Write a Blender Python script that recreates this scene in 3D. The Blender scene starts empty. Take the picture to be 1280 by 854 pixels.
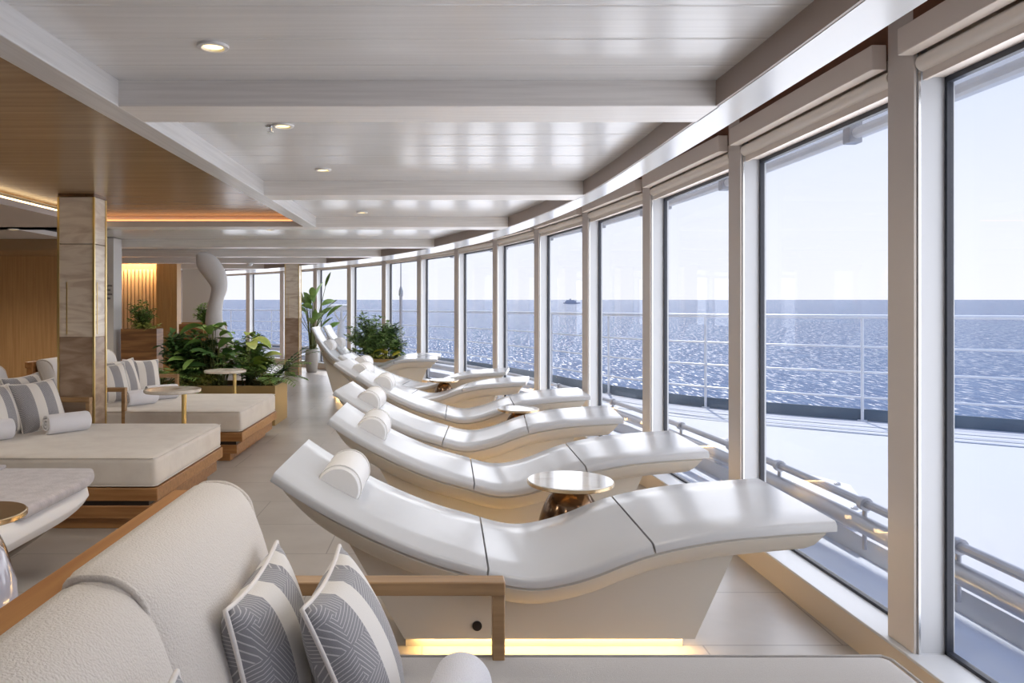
import bpy, bmesh, math, random
from mathutils import Vector, Matrix
R = math.radians
C = bpy.context.scene.collection
SC = bpy.context.scene
rng = random.Random(7)

# ------------------------------------------------------------------ camera, sky, sun, exposure
FPX, VPX, VPY, H = 950.0, 557.0, 383.0, 1.45
cam_d = bpy.data.cameras.new('camera')
cam = bpy.data.objects.new('camera', cam_d); C.objects.link(cam)
cam.location = (0, 0, H); cam.rotation_euler = (R(90), 0, 0)
cam_d.sensor_width = 36.0; cam_d.lens = FPX / 1280 * 36
cam_d.shift_x = (640 - VPX) / 1280; cam_d.shift_y = -(427 - VPY) / 1280
cam_d.clip_end = 60000; cam_d.clip_start = 0.05
SC.camera = cam
SC.view_settings.view_transform = 'Standard'; SC.view_settings.look = 'None'
SC.view_settings.gamma = 1.0; SC.view_settings.use_curve_mapping = False
SC.view_settings.exposure = 0.22

SKY_STRENGTH = 1.0
SUN_STRENGTH = 3.0
WINDOW_FILL = 15.0
DOWNLIGHT = 21.0
STRIP = 24.0

w = bpy.data.worlds.new('sky'); SC.world = w; w.use_nodes = True
nt = w.node_tree; nt.nodes.clear()
wo = nt.nodes.new('ShaderNodeOutputWorld'); bg = nt.nodes.new('ShaderNodeBackground')
tc = nt.nodes.new('ShaderNodeTexCoord'); sep = nt.nodes.new('ShaderNodeSeparateXYZ')
rp = nt.nodes.new('ShaderNodeValToRGB')
e = rp.color_ramp.elements
e[0].position = 0.0; e[0].color = (0.93, 0.93, 0.96, 1)
e[1].position = 1.0; e[1].color = (0.30, 0.45, 0.85, 1)
x = e.new(0.10); x.color = (0.86, 0.88, 0.96, 1)
x = e.new(0.30); x.color = (0.66, 0.73, 0.93, 1)
nt.links.new(tc.outputs['Generated'], sep.inputs[0]); nt.links.new(sep.outputs['Z'], rp.inputs['Fac'])
nt.links.new(rp.outputs['Color'], bg.inputs['Color']); bg.inputs['Strength'].default_value = SKY_STRENGTH
nt.links.new(bg.outputs[0], wo.inputs['Surface'])

sun_d = bpy.data.lights.new('sun', 'SUN'); sun_d.energy = SUN_STRENGTH; sun_d.angle = R(1.0); sun_d.color = (1, .96, .9)
sun = bpy.data.objects.new('sun', sun_d); C.objects.link(sun)
sun.rotation_euler = Vector((-0.10, -0.72, -0.80)).to_track_quat('-Z', 'Y').to_euler()
sun.location = (0, 20, 30)

# ------------------------------------------------------------------ mesh helpers
class MB:
    def __init__(self): self.v = []; self.f = []; self.T = None
    def add(self, vs, fs):
        o = len(self.v)
        self.v += [tuple(self.T @ Vector(p)) if self.T else tuple(p) for p in vs]
        self.f += [tuple(i + o for i in f) for f in fs]
        return self
    def box(self, x0, x1, y0, y1, z0, z1):
        vs = [(x, y, z) for z in (z0, z1) for y in (y0, y1) for x in (x0, x1)]
        return self.add(vs, [(0, 2, 3, 1), (4, 5, 7, 6), (0, 1, 5, 4), (2, 6, 7, 3), (0, 4, 6, 2), (1, 3, 7, 5)])
    def hexa(self, bot, top):      # two quads, counter-clockwise from above
        n = len(bot)
        return self.add(list(bot) + list(top), [tuple(range(n))[::-1], tuple(range(n, 2 * n))] +
                        [(i, (i + 1) % n, n + (i + 1) % n, n + i) for i in range(n)])
    def loft(self, rings, closed=True, caps=True):
        n = len(rings[0]); vs = [p for r in rings for p in r]; fs = []
        for i in range(len(rings) - 1):
            for j in range(n if closed else n - 1):
                k = (j + 1) % n
                fs.append((i * n + j, i * n + k, (i + 1) * n + k, (i + 1) * n + j))
        if caps and closed:
            fs.append(tuple(range(n))[::-1]); fs.append(tuple(range((len(rings) - 1) * n, len(rings) * n)))
        return self.add(vs, fs)
    def tube(self, path, r, n=10, caps=True):
        P = [Vector(p) for p in path]; rs = r if isinstance(r, (list, tuple)) else [r] * len(P)
        rings = []; up = Vector((0, 0, 1))
        prev = None
        for i, p in enumerate(P):
            d = (P[min(i + 1, len(P) - 1)] - P[max(i - 1, 0)]).normalized()
            if prev is None:
                a = d.cross(up)
                if a.length < 1e-3: a = d.cross(Vector((1, 0, 0)))
            else:
                a = prev - d * prev.dot(d)
            a.normalize(); prev = a; b = d.cross(a)
            rings.append([tuple(p + (a * math.cos(t) + b * math.sin(t)) * rs[i]) for t in [2 * math.pi * k / n for k in range(n)]])
        return self.loft(rings, True, caps)
    def lathe(self, prof, cx=0, cy=0, n=40):
        rings = [[(cx + r * math.cos(2 * math.pi * k / n), cy + r * math.sin(2 * math.pi * k / n), z) for k in range(n)] for r, z in prof]
        return self.loft(rings, True, True)
    def rbox(self, hx, hy, hz, r, cx=0, cy=0, cz=0, n=8, fn=None):   # soft box, half sizes
        def lin(h):
            a = [-h, -h + .12 * r, -h + .4 * r, -h + r]
            m = [(-h + r) + (2 * h - 2 * r) * i / n for i in range(1, n)]
            return a + m + [-t for t in a[::-1]]
        X, Y, Z = lin(hx), lin(hy), lin(hz)
        def proj(p):
            q = [max(-(h - r), min(h - r, c)) for c, h in zip(p, (hx, hy, hz))]
            d = Vector([a - b for a, b in zip(p, q)])
            if d.length > 1e-9: d = d.normalized() * r
            o = Vector(q) + d
            if fn: o = Vector(fn(o.x, o.y, o.z))
            return (o.x + cx, o.y + cy, o.z + cz)
        def face(A, B, mk, flip):
            vs = [proj(mk(a, b)) for a in A for b in B]; m = len(B); fs = []
            for i in range(len(A) - 1):
                for j in range(m - 1):
                    q = (i * m + j, (i + 1) * m + j, (i + 1) * m + j + 1, i * m + j + 1)
                    fs.append(q[::-1] if flip else q)
            self.add(vs, fs)
        face(X, Y, lambda a, b: (a, b, hz), False); face(X, Y, lambda a, b: (a, b, -hz), True)
        face(Y, Z, lambda a, b: (hx, a, b), False); face(Y, Z, lambda a, b: (-hx, a, b), True)
        face(X, Z, lambda a, b: (a, hy, b), True); face(X, Z, lambda a, b: (a, -hy, b), False)
        return self
    def build(self, name, mat, parent=None, smooth=False, bevel=0, weld=True, auto=35, segs=2, loc=None, rot=None):
        me = bpy.data.meshes.new(name); me.from_pydata(self.v, [], self.f)
        bm = bmesh.new(); bm.from_mesh(me)
        if weld: bmesh.ops.remove_doubles(bm, verts=bm.verts, dist=1e-5)
        bmesh.ops.recalc_face_normals(bm, faces=bm.faces) if weld else None
        bm.to_mesh(me); bm.free()
        me.materials.append(mat)
        o = bpy.data.objects.new(name, me); C.objects.link(o)
        if parent: o.parent = parent
        if loc: o.location = loc
        if rot: o.rotation_euler = rot
        if smooth:
            me.shade_smooth()
            if auto: me.set_sharp_from_angle(angle=R(auto))
        if bevel:
            b = o.modifiers.new('bevel', 'BEVEL'); b.width = bevel; b.segments = segs; b.limit_method = 'ANGLE'
            me.shade_smooth(); me.set_sharp_from_angle(angle=R(60))
            b.harden_normals = False
        return o

def tag(o, label, cat, group=None, kind=None):
    o['label'] = label; o['category'] = cat
    if group: o['group'] = group
    if kind: o['kind'] = kind
    return o
def thing(name, label, cat, loc=(0, 0, 0), rz=0, group=None):
    o = bpy.data.objects.new(name, None); C.objects.link(o); o.location = loc; o.rotation_euler = (0, 0, rz)
    o.empty_display_size = .2
    return tag(o, label, cat, group)
def structure(o): o['kind'] = 'structure'; return o
def sempty(name, loc=(0, 0, 0)):
    o = bpy.data.objects.new(name, None); C.objects.link(o); o.location = loc; o['kind'] = 'structure'; return o
def dup(root, loc, rz, label, group=None):
    r = root.copy(); C.objects.link(r); r.location = loc; r.rotation_euler = (0, 0, rz); r['label'] = label
    if group: r['group'] = group
    for ch in root.children:
        c = ch.copy(); C.objects.link(c); c.parent = r
        for g in ch.children:
            d = g.copy(); C.objects.link(d); d.parent = c
    return r
def catmull(pts, n=8):
    P = [Vector(p) for p in pts]; out = []
    for i in range(len(P) - 1):
        p0, p1, p2, p3 = P[max(i - 1, 0)], P[i], P[i + 1], P[min(i + 2, len(P) - 1)]
        for k in range(n):
            t = k / n
            out.append(.5 * ((2 * p1) + (p2 - p0) * t + (2 * p0 - 5 * p1 + 4 * p2 - p3) * t * t + (3 * p1 - p0 - 3 * p2 + p3) * t ** 3))
    out.append(P[-1]); return out
def interp(pts, x):
    if x <= pts[0][0]: return pts[0][1]
    for a, b in zip(pts, pts[1:]):
        if x <= b[0]: return a[1] + (b[1] - a[1]) * (x - a[0]) / (b[0] - a[0])
    return pts[-1][1]

# ------------------------------------------------------------------ materials
def mat(name, col, rough=.5, metal=0., spec=.5, bump=None, var=None, emis=None, coat=0., sheen=0.):
    """bump=(kind, scale xyz, strength, distance)  var=(scale xyz, other colour, detail, low, high)"""
    m = bpy.data.materials.new(name); m.use_nodes = True; t = m.node_tree; n = t.nodes; l = t.links
    b = n['Principled BSDF']; b.inputs['Base Color'].default_value = (*col, 1)
    b.inputs['Roughness'].default_value = rough; b.inputs['Metallic'].default_value = metal
    b.inputs['Specular IOR Level'].default_value = spec
    b.inputs['Coat Weight'].default_value = coat; b.inputs['Sheen Weight'].default_value = sheen
    if bump or var:
        c = n.new('ShaderNodeTexCoord')
    if var:
        mp = n.new('ShaderNodeMapping'); mp.inputs['Scale'].default_value = var[0]
        nz = n.new('ShaderNodeTexNoise'); nz.inputs['Scale'].default_value = 1; nz.inputs['Detail'].default_value = var[2]
        rm = n.new('ShaderNodeValToRGB'); rm.color_ramp.elements[0].position = var[3]; rm.color_ramp.elements[1].position = var[4]
        rm.color_ramp.elements[0].color = (*col, 1); rm.color_ramp.elements[1].color = (*var[1], 1)
        l.new(c.outputs['Object'], mp.inputs[0]); l.new(mp.outputs[0], nz.inputs['Vector']); l.new(nz.outputs['Fac'], rm.inputs['Fac'])
        l.new(rm.outputs['Color'], b.inputs['Base Color'])
    if bump:
        mp2 = n.new('ShaderNodeMapping'); mp2.inputs['Scale'].default_value = bump[1]
        l.new(c.outputs['Object'], mp2.inputs[0])
        bp = n.new('ShaderNodeBump'); bp.inputs['Strength'].default_value = bump[2]; bp.inputs['Distance'].default_value = bump[3]
        if bump[0] == 'noise':
            tx = n.new('ShaderNodeTexNoise'); tx.inputs['Scale'].default_value = 1; tx.inputs['Detail'].default_value = 3
            l.new(mp2.outputs[0], tx.inputs['Vector']); l.new(tx.outputs['Fac'], bp.inputs['Height'])
        elif bump[0] == 'weave':
            hs = []
            s = n.new('ShaderNodeSeparateXYZ'); l.new(mp2.outputs[0], s.inputs[0])
            for ax in range(3):
                q = n.new('ShaderNodeMath'); q.operation = 'SINE'; l.new(s.outputs[ax], q.inputs[0]); hs.append(q)
            a = n.new('ShaderNodeMath'); a.operation = 'MULTIPLY'; l.new(hs[0].outputs[0], a.inputs[0]); l.new(hs[1].outputs[0], a.inputs[1])
            bb = n.new('ShaderNodeMath'); bb.operation = 'MULTIPLY_ADD'; l.new(hs[1].outputs[0], bb.inputs[0]); l.new(hs[2].outputs[0], bb.inputs[1]); l.new(a.outputs[0], bb.inputs[2])
            cc = n.new('ShaderNodeMath'); cc.operation = 'MULTIPLY_ADD'; l.new(hs[0].outputs[0], cc.inputs[0]); l.new(hs[2].outputs[0], cc.inputs[1]); l.new(bb.outputs[0], cc.inputs[2])
            l.new(cc.outputs[0], bp.inputs['Height'])
        elif bump[0] == 'planks':     # grooves across the mapped X axis, once per unit
            s = n.new('ShaderNodeSeparateXYZ'); l.new(mp2.outputs[0], s.inputs[0])
            q = n.new('ShaderNodeMath'); q.operation = 'PINGPONG'; q.inputs[1].default_value = .5; l.new(s.outputs[0], q.inputs[0])
            g = n.new('ShaderNodeMapRange'); g.inputs['From Min'].default_value = 0; g.inputs['From Max'].default_value = .035
            l.new(q.outputs[0], g.inputs['Value']); l.new(g.outputs[0], bp.inputs['Height'])
        l.new(bp.outputs[0], b.inputs['Normal'])
    if emis:
        b.inputs['Emission Color'].default_value = (*emis[0], 1); b.inputs['Emission Strength'].default_value = emis[1]
    return m

M = {}
M['paint'] = mat('warm white paint', (.78, .75, .72), .35)
M['paint_beam'] = mat('pale limed wood', (.88, .84, .80), .38, var=((2, 60, 60), (.80, .76, .72), 3, .4, .62))
M['paint_soffit'] = mat('white lacquer', (.70, .70, .70), .22)
M['ceil'] = mat('white glossy planks', (.76, .745, .73), .20, bump=('planks', (3.3, 3.3, 3.3), .35, .004), var=((1.2, 50, 4), (.70, .685, .67), 3, .35, .65))
M['wood_ceil'] = mat('brown glossy veneer', (.36, .235, .125), .24, var=((1.0, 26, 4), (.28, .175, .09), 4, .3, .7))
M['bronze_wood'] = mat('dark brown trim', (.22, .10, .055), .35)
M['frame'] = mat('beige window paint', (.70, .63, .57), .4)
M['cassette'] = mat('warm beige blind box', (.86, .76, .67), .45)
M['reveal'] = mat('white window reveal', (.62, .63, .65), .4)
M['sillriser'] = mat('beige sill riser', (.62, .53, .43), .5)
M['gasket'] = mat('black rubber gasket', (.02, .023, .035), .5)
M['blind'] = mat('beige blind fabric', (.84, .76, .68), .8)
M['white_pad'] = mat('white smooth upholstery', (.54, .54, .545), .20, spec=.5, bump=('noise', (9, 9, 9), .06, .01))
M['cream_shell'] = mat('cream lacquered shell', (.60, .56, .49), .4)
M['pillow_white'] = mat('white soft leather', (.84, .82, .80), .5, bump=('noise', (20, 20, 20), .1, .01))
M['led'] = mat('warm light strip', (1, .8, .4), .5, emis=((1.0, .66, .27), STRIP))
M['cove'] = mat('amber cove strip', (1, .5, .2), .5, emis=((1.0, .42, .15), 1.6))
M['cove_warm'] = mat('warm cove strip', (1, .8, .5), .5, emis=((1.0, .72, .38), 3.5))
M['lampglow'] = mat('warm lamp glow', (1, .9, .6), .5, emis=((1.0, .74, .28), 3))
M['batten_light'] = mat('batten light strip', (1, .8, .5), .5, emis=((1.0, .70, .38), 40))
M['black'] = mat('dark bronze cap', (.03, .022, .018), .4, metal=.3)
M['chrome'] = mat('brushed chrome', (.7, .7, .7), .25, metal=1)
M['gold'] = mat('brushed gold', (.78, .60, .26), .3, metal=1)
M['bronze'] = mat('polished dark bronze', (.20, .13, .085), .16, metal=1)
M['brass_pale'] = mat('pale brass', (.72, .56, .36), .25, metal=1)
M['table_top'] = mat('pale mirror stone', (.72, .69, .64), .12, coat=.4, var=((9, 9, 9), (.62, .57, .51), 4, .45, .7))
M['marble'] = mat('veined beige marble', (.74, .69, .62), .25, var=((12, 5, 12), (.46, .37, .30), 5, .48, .72))
M['teak'] = mat('teak', (.40, .20, .075), .42, var=((3, 40, 40), (.27, .12, .04), 4, .35, .7))
M['teak_light'] = mat('honey teak', (.44, .27, .13), .4, var=((3, 38, 38), (.30, .17, .075), 4, .35, .7))
M['teak_orange'] = mat('orange teak rail', (.47, .225, .075), .38, var=((40, 2.5, 40), (.36, .15, .045), 4, .35, .7))
M['mattress'] = mat('oatmeal canvas', (.74, .69, .63), .85, sheen=.2, bump=('noise', (5, 5, 5), .35, .02), var=((7, 7, 7), (.68, .625, .57), 3, .4, .7))
M['woven'] = mat('woven off white fabric', (.72, .655, .585), .85, sheen=.3, bump=('noise', (210, 210, 210), .75, .005))
M['woven_seat'] = mat('woven beige grey fabric', (.43, .405, .385), .9, sheen=.2, bump=('noise', (330, 330, 330), .45, .003))
M['piping'] = mat('cream piping cord', (.84, .79, .74), .7, bump=('noise', (300, 300, 300), .4, .002))
M['towel'] = mat('white terry towel', (.84, .83, .87), .95, sheen=.5, bump=('noise', (330, 330, 330), .8, .004))
M['throw'] = mat('grey lilac chenille throw', (.50, .455, .46), .95, sheen=.4, bump=('noise', (90, 90, 90), .5, .004), var=((16, 16, 16), (.41, .37, .375), 4, .4, .65))
M['hull_white'] = mat('white cushion', (.80, .77, .75), .7)
M['lilac'] = mat('lilac glazed ceramic', (.46, .45, .53), .12, coat=.5)
M['plaster'] = mat('grey white sculpted plaster', (.72, .70, .69), .6, bump=('noise', (14, 14, 14), .2, .01))
M['pot'] = mat('taupe ceramic pot', (.38, .36, .33), .6)
M['soil'] = mat('dark soil', (.05, .035, .025), .9, bump=('noise', (60, 60, 60), .8, .02))
M['leaf'] = mat('mid green leaf', (.12, .23, .05), .4, var=((9, 9, 9), (.24, .36, .09), 3, .35, .7))
M['leaf_dark'] = mat('dark green leaf', (.045, .11, .03), .38, var=((9, 9, 9), (.07, .15, .035), 3, .35, .7))
M['leaf_light'] = mat('yellow green leaf', (.36, .44, .10), .4, var=((12, 12, 12), (.55, .52, .18), 3, .35, .65))
M['leaf_yellow'] = mat('yellow leaf', (.62, .55, .05), .4, var=((12, 12, 12), (.42, .45, .05), 3, .35, .65))
M['leaf_gold'] = mat('sunny green leaf', (.22, .33, .06), .4, var=((9, 9, 9), (.38, .42, .10), 3, .35, .65))
M['leaf_shrub'] = mat('fresh green leaf', (.17, .28, .08), .4, var=((9, 9, 9), (.30, .42, .15), 3, .35, .7))
M['leaf_red'] = mat('russet leaf', (.24, .11, .035), .45, var=((14, 14, 14), (.12, .14, .03), 3, .35, .65))
M['stem'] = mat('green brown stem', (.12, .14, .04), .6)
M['rail_white'] = mat('white painted steel', (.85, .86, .87), .35)
M['steel'] = mat('grey steel pipe', (.50, .50, .52), .3, metal=.6)
M['deck'] = mat('white painted deck', (.62, .63, .655), .55, bump=('noise', (3, 3, 3), .2, .01))
M['gutter'] = mat('deck paint with blue shade', (.70, .745, .83), .5, var=((2, 2, 2), (.62, .68, .80), 4, .35, .7))  # blue of the overhang's shade is put into the gutter colour
M['kick'] = mat('dark blue grey steel', (.10, .15, .20), .5)
M['panel_white'] = mat('white panel', (.78, .77, .74), .5)
M['pier'] = mat('pale grey wall paint', (.62, .59, .57), .5)
M['ink'] = mat('grey letters', (.22, .2, .2), .5)
M['haze_ship'] = mat('ship paint faded by haze', (.36, .41, .52), .7)  # distance haze is mixed into the ship's colour

def wood_panels(name, c1, c2, per, axis):
    m = mat(name, c1, .45, bump=('planks', (per, per, per), .5, .004), var=((30, 30, 1.5) if axis == 'v' else (1.5, 30, 30), c2, 4, .35, .7))
    return m
M['wall_wood'] = wood_panels('oak wall panels', (.52, .30, .13), (.42, .225, .09), 6, 'v')
M['wall_wood2'] = wood_panels('golden oak panels', (.55, .33, .13), (.46, .26, .095), 6, 'v')
M['planter_wood'] = mat('striped walnut planter', (.30, .145, .055), .4, var=((2, 2, 22), (.17, .075, .028), 3, .4, .6))
M['planter_gold'] = mat('bronze gold planter', (.36, .25, .10), .5)
M['flute'] = mat('pale lit oak batten', (.70, .50, .31), .5)

def floor_mat():
    m = mat('stone floor tiles', (.42, .38, .345), .32); t = m.node_tree; n = t.nodes; l = t.links; b = n['Principled BSDF']
    c = n.new('ShaderNodeTexCoord'); mp = n.new('ShaderNodeMapping'); mp.inputs['Location'].default_value = (.1, .35, 0)
    br = n.new('ShaderNodeTexBrick'); br.offset = .5; br.inputs['Scale'].default_value = 1
    br.inputs['Brick Width'].default_value = 1.2; br.inputs['Row Height'].default_value = .6; br.inputs['Mortar Size'].default_value = .004
    br.inputs['Color1'].default_value = (.47, .43, .395, 1); br.inputs['Color2'].default_value = (.44, .405, .37, 1); br.inputs['Mortar'].default_value = (.27, .245, .22, 1)
    nz = n.new('ShaderNodeTexNoise'); nz.inputs['Scale'].default_value = 3.2; nz.inputs['Detail'].default_value = 6
    mx = n.new('ShaderNodeMix'); mx.data_type = 'RGBA'; mx.blend_type = 'MULTIPLY'; mx.inputs['Factor'].default_value = .5
    rm = n.new('ShaderNodeValToRGB'); rm.color_ramp.elements[0].position = .3; rm.color_ramp.elements[0].color = (.72, .70, .68, 1); rm.color_ramp.elements[1].position = .65
    l.new(c.outputs['Object'], mp.inputs[0]); l.new(mp.outputs[0], br.inputs['Vector']); l.new(c.outputs['Object'], nz.inputs['Vector'])
    l.new(nz.outputs['Fac'], rm.inputs['Fac']); l.new(br.outputs['Color'], mx.inputs['A']); l.new(rm.outputs['Color'], mx.inputs['B'])
    l.new(mx.outputs['Result'], b.inputs['Base Color']); return m
M['floor'] = floor_mat()

def travertine(name, c1, c2):
    m = mat(name, c1, .3); t = m.node_tree; n = t.nodes; l = t.links; b = n['Principled BSDF']
    c = n.new('ShaderNodeTexCoord'); mp = n.new('ShaderNodeMapping'); mp.inputs['Scale'].default_value = (2.2, 2.2, 10)
    nz = n.new('ShaderNodeTexNoise'); nz.inputs['Scale'].default_value = 1; nz.inputs['Detail'].default_value = 8; nz.inputs['Distortion'].default_value = 1.2
    rm = n.new('ShaderNodeValToRGB'); rm.color_ramp.elements[0].position = .38; rm.color_ramp.elements[0].color = (*c2, 1)
    rm.color_ramp.elements[1].position = .58; rm.color_ramp.elements[1].color = (*c1, 1)
    l.new(c.outputs['Object'], mp.inputs[0]); l.new(mp.outputs[0], nz.inputs['Vector']); l.new(nz.outputs['Fac'], rm.inputs['Fac']); l.new(rm.outputs['Color'], b.inputs['Base Color'])
    return m
M['trav'] = travertine('pale travertine', (.80, .71, .585), (.60, .49, .38))
M['trav_dark'] = travertine('brown travertine', (.44, .325, .235), (.29, .195, .13))

def glass_mat():
    m = bpy.data.materials.new('window glass'); m.use_nodes = True; t = m.node_tree; n = t.nodes; l = t.links; n.clear()
    o = n.new('ShaderNodeOutputMaterial'); tr = n.new('ShaderNodeBsdfTransparent'); tr.inputs[0].default_value = (.97, .98, 1, 1)
    gl = n.new('ShaderNodeBsdfGlossy'); gl.inputs['Roughness'].default_value = .01
    lw = n.new('ShaderNodeLayerWeight'); lw.inputs['Blend'].default_value = .5
    pw = n.new('ShaderNodeMath'); pw.operation = 'POWER'; pw.inputs[1].default_value = 5; l.new(lw.outputs['Facing'], pw.inputs[0])
    fr = n.new('ShaderNodeMath'); fr.operation = 'MULTIPLY_ADD'; fr.inputs[1].default_value = .35; fr.inputs[2].default_value = .02; l.new(pw.outputs[0], fr.inputs[0])
    mx = n.new('ShaderNodeMixShader')
    l.new(fr.outputs[0], mx.inputs[0]); l.new(tr.outputs[0], mx.inputs[1]); l.new(gl.outputs[0], mx.inputs[2]); l.new(mx.outputs[0], o.inputs[0])
    return m
M['glass'] = glass_mat()

def sea_mat():
    """blue water, smooth between ruffled patches whose many small facets catch the sun"""
    m = bpy.data.materials.new('sunlit blue sea'); m.use_nodes = True; t = m.node_tree; n = t.nodes; l = t.links; n.clear()
    o = n.new('ShaderNodeOutputMaterial'); df = n.new('ShaderNodeBsdfDiffuse')
    c = n.new('ShaderNodeTexCoord')
    def noise(sc, det, rough=.6):
        mp = n.new('ShaderNodeMapping'); mp.inputs['Scale'].default_value = sc; tx = n.new('ShaderNodeTexNoise'); tx.inputs['Scale'].default_value = 1
        tx.inputs['Detail'].default_value = det; tx.inputs['Roughness'].default_value = rough; l.new(c.outputs['Object'], mp.inputs[0]); l.new(mp.outputs[0], tx.inputs['Vector']); return tx
    swell = noise((.55, .035, 1), 5); cr = n.new('ShaderNodeValToRGB'); cr.color_ramp.elements[0].position = .38; cr.color_ramp.elements[1].position = .64
    cr.color_ramp.elements[0].color = (.075, .13, .25, 1); cr.color_ramp.elements[1].color = (.14, .215, .34, 1)
    l.new(swell.outputs['Fac'], cr.inputs['Fac']); l.new(cr.outputs['Color'], df.inputs['Color'])
    rip = noise((.55, .08, 1), 4, .7); bp = n.new('ShaderNodeBump'); bp.inputs['Strength'].default_value = .6; bp.inputs['Distance'].default_value = 2.0
    l.new(rip.outputs['Fac'], bp.inputs['Height']); l.new(bp.outputs[0], df.inputs['Normal'])
    smooth = n.new('ShaderNodeBsdfGlossy'); smooth.inputs['Roughness'].default_value = .15
    lw = n.new('ShaderNodeLayerWeight'); lw.inputs['Blend'].default_value = .25; fm = n.new('ShaderNodeMath'); fm.operation = 'MULTIPLY'; fm.inputs[1].default_value = .34
    l.new(lw.outputs['Fresnel'], fm.inputs[0]); m1 = n.new('ShaderNodeMixShader'); l.new(fm.outputs[0], m1.inputs[0]); l.new(df.outputs[0], m1.inputs[1]); l.new(smooth.outputs[0], m1.inputs[2])
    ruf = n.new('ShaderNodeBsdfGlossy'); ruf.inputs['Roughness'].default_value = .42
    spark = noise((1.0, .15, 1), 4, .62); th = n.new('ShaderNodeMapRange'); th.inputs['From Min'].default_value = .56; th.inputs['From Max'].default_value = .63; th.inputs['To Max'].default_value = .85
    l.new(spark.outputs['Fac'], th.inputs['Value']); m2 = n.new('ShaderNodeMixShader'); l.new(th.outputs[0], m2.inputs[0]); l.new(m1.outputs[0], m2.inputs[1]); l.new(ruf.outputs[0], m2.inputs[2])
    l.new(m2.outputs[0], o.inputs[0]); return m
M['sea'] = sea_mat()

def stripe_mat(name, flip):
    """pillow stripes across object X: grey herringbone bands with pale lines, cream bands between"""
    m = mat(name, (.8, .76, .71), .85, sheen=.3); t = m.node_tree; n = t.nodes; l = t.links; b = n['Principled BSDF']
    c = n.new('ShaderNodeTexCoord'); s = n.new('ShaderNodeSeparateXYZ'); l.new(c.outputs['Object'], s.inputs[0])
    band = n.new('ShaderNodeValToRGB'); band.color_ramp.interpolation = 'CONSTANT'
    mr = n.new('ShaderNodeMapRange'); mr.inputs['From Min'].default_value = -.205; mr.inputs['From Max'].default_value = .205
    l.new(s.outputs[0], mr.inputs['Value'])
    cr = band.color_ramp; cr.elements[0].position = 0; cr.elements[0].color = (1, 1, 1, 1); cr.elements[1].position = .30; cr.elements[1].color = (0, 0, 0, 1)
    for p, v in ((.50, 1), (.74, 0), (.90, 1)):
        q = cr.elements.new(p); q.color = (v, v, v, 1)
    l.new(mr.outputs[0], band.inputs['Fac'])
    # slanted pale pinstripes, direction flips cell by cell
    chk = n.new('ShaderNodeTexChecker'); chk.inputs['Scale'].default_value = 13; chk.inputs['Color1'].default_value = (1, 1, 1, 1); chk.inputs['Color2'].default_value = (0, 0, 0, 1)
    l.new(c.outputs['Object'], chk.inputs['Vector'])
    def lines(ax, ay):
        p = n.new('ShaderNodeVectorMath'); p.operation = 'DOT_PRODUCT'; p.inputs[1].default_value = (ax, ay, 0); l.new(c.outputs['Object'], p.inputs[0])
        q = n.new('ShaderNodeMath'); q.operation = 'PINGPONG'; q.inputs[1].default_value = .5; l.new(p.outputs['Value'], q.inputs[0])
        g = n.new('ShaderNodeMath'); g.operation = 'LESS_THAN'; g.inputs[1].default_value = .10; l.new(q.outputs[0], g.inputs[0]); return g
    g1, g2 = lines(96, 56), lines(34, -106)
    pick = n.new('ShaderNodeMix'); pick.data_type = 'FLOAT'; l.new(chk.outputs['Fac'], pick.inputs['Factor']); l.new(g1.outputs[0], pick.inputs['A']); l.new(g2.outputs[0], pick.inputs['B'])
    grey = n.new('ShaderNodeMix'); grey.data_type = 'RGBA'; grey.inputs['A'].default_value = (.27, .262, .275, 1); grey.inputs['B'].default_value = (.58, .56, .56, 1)
    l.new(pick.outputs['Result'], grey.inputs['Factor'])
    fin = n.new('ShaderNodeMix'); fin.data_type = 'RGBA'; fin.inputs['A'].default_value = (.80, .76, .71, 1)
    l.new(band.outputs['Color'], fin.inputs['Factor']); l.new(grey.outputs['Result'], fin.inputs['B']); l.new(fin.outputs['Result'], b.inputs['Base Color'])
    nz = n.new('ShaderNodeTexNoise'); nz.inputs['Scale'].default_value = 350; bp = n.new('ShaderNodeBump'); bp.inputs['Strength'].default_value = .4; bp.inputs['Distance'].default_value = .002
    l.new(c.outputs['Object'], nz.inputs['Vector']); l.new(nz.outputs['Fac'], bp.inputs['Height']); l.new(bp.outputs[0], b.inputs['Normal'])
    return m
M['stripe'] = stripe_mat('striped pillow weave', False)

# ------------------------------------------------------------------ window wall geometry (far inner corner of each pillar)
P = [Vector(p) for p in [(1.762, -1.78), (1.760, -.18), (1.758, 1.42), (1.754, 3.016), (1.717, 4.615), (1.608, 6.21), (1.40, 7.795), (1.089, 9.365), (.674, 10.91),
     (.139, 12.418), (-.526, 13.874), (-1.287, 15.28), (-2.159, 16.62), (-3.122, 17.9), (-4.172, 19.12), (-5.314, 20.22), (-6.53, 21.26), (-7.8, 22.2)]]
NP = len(P)
def bay_dir(i): return (P[i + 1] - P[i]).normalized()
def nrm(d): return Vector((d.y, -d.x))            # outward
def pil_dir(i):
    if i == 0: return bay_dir(0)
    if i == NP - 1: return bay_dir(NP - 2)
    return (bay_dir(i - 1) + bay_dir(i)).normalized()
def woff(i, d): return P[i] + nrm(pil_dir(i)) * d
Z_CASS, Z_GLASS_TOP, Z_SILL, Z_BEAM, Z_PANEL = 2.491, 2.30, .145, 2.30, 2.41
GL = .126                                          # glass plane behind the pillar face
inner = catmull([(1.165, -1.8), (1.165, 1.5), (1.16, 3.23), (1.064, 5.81), (.65, 8.3), (-.045, 10.6), (-.785, 12.4), (-1.95, 14.4), (-4.09, 17.2), (-6.5, 19.3)], 8)
outer = catmull([tuple(woff(i, -.42)) for i in range(NP)], 6)
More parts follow.
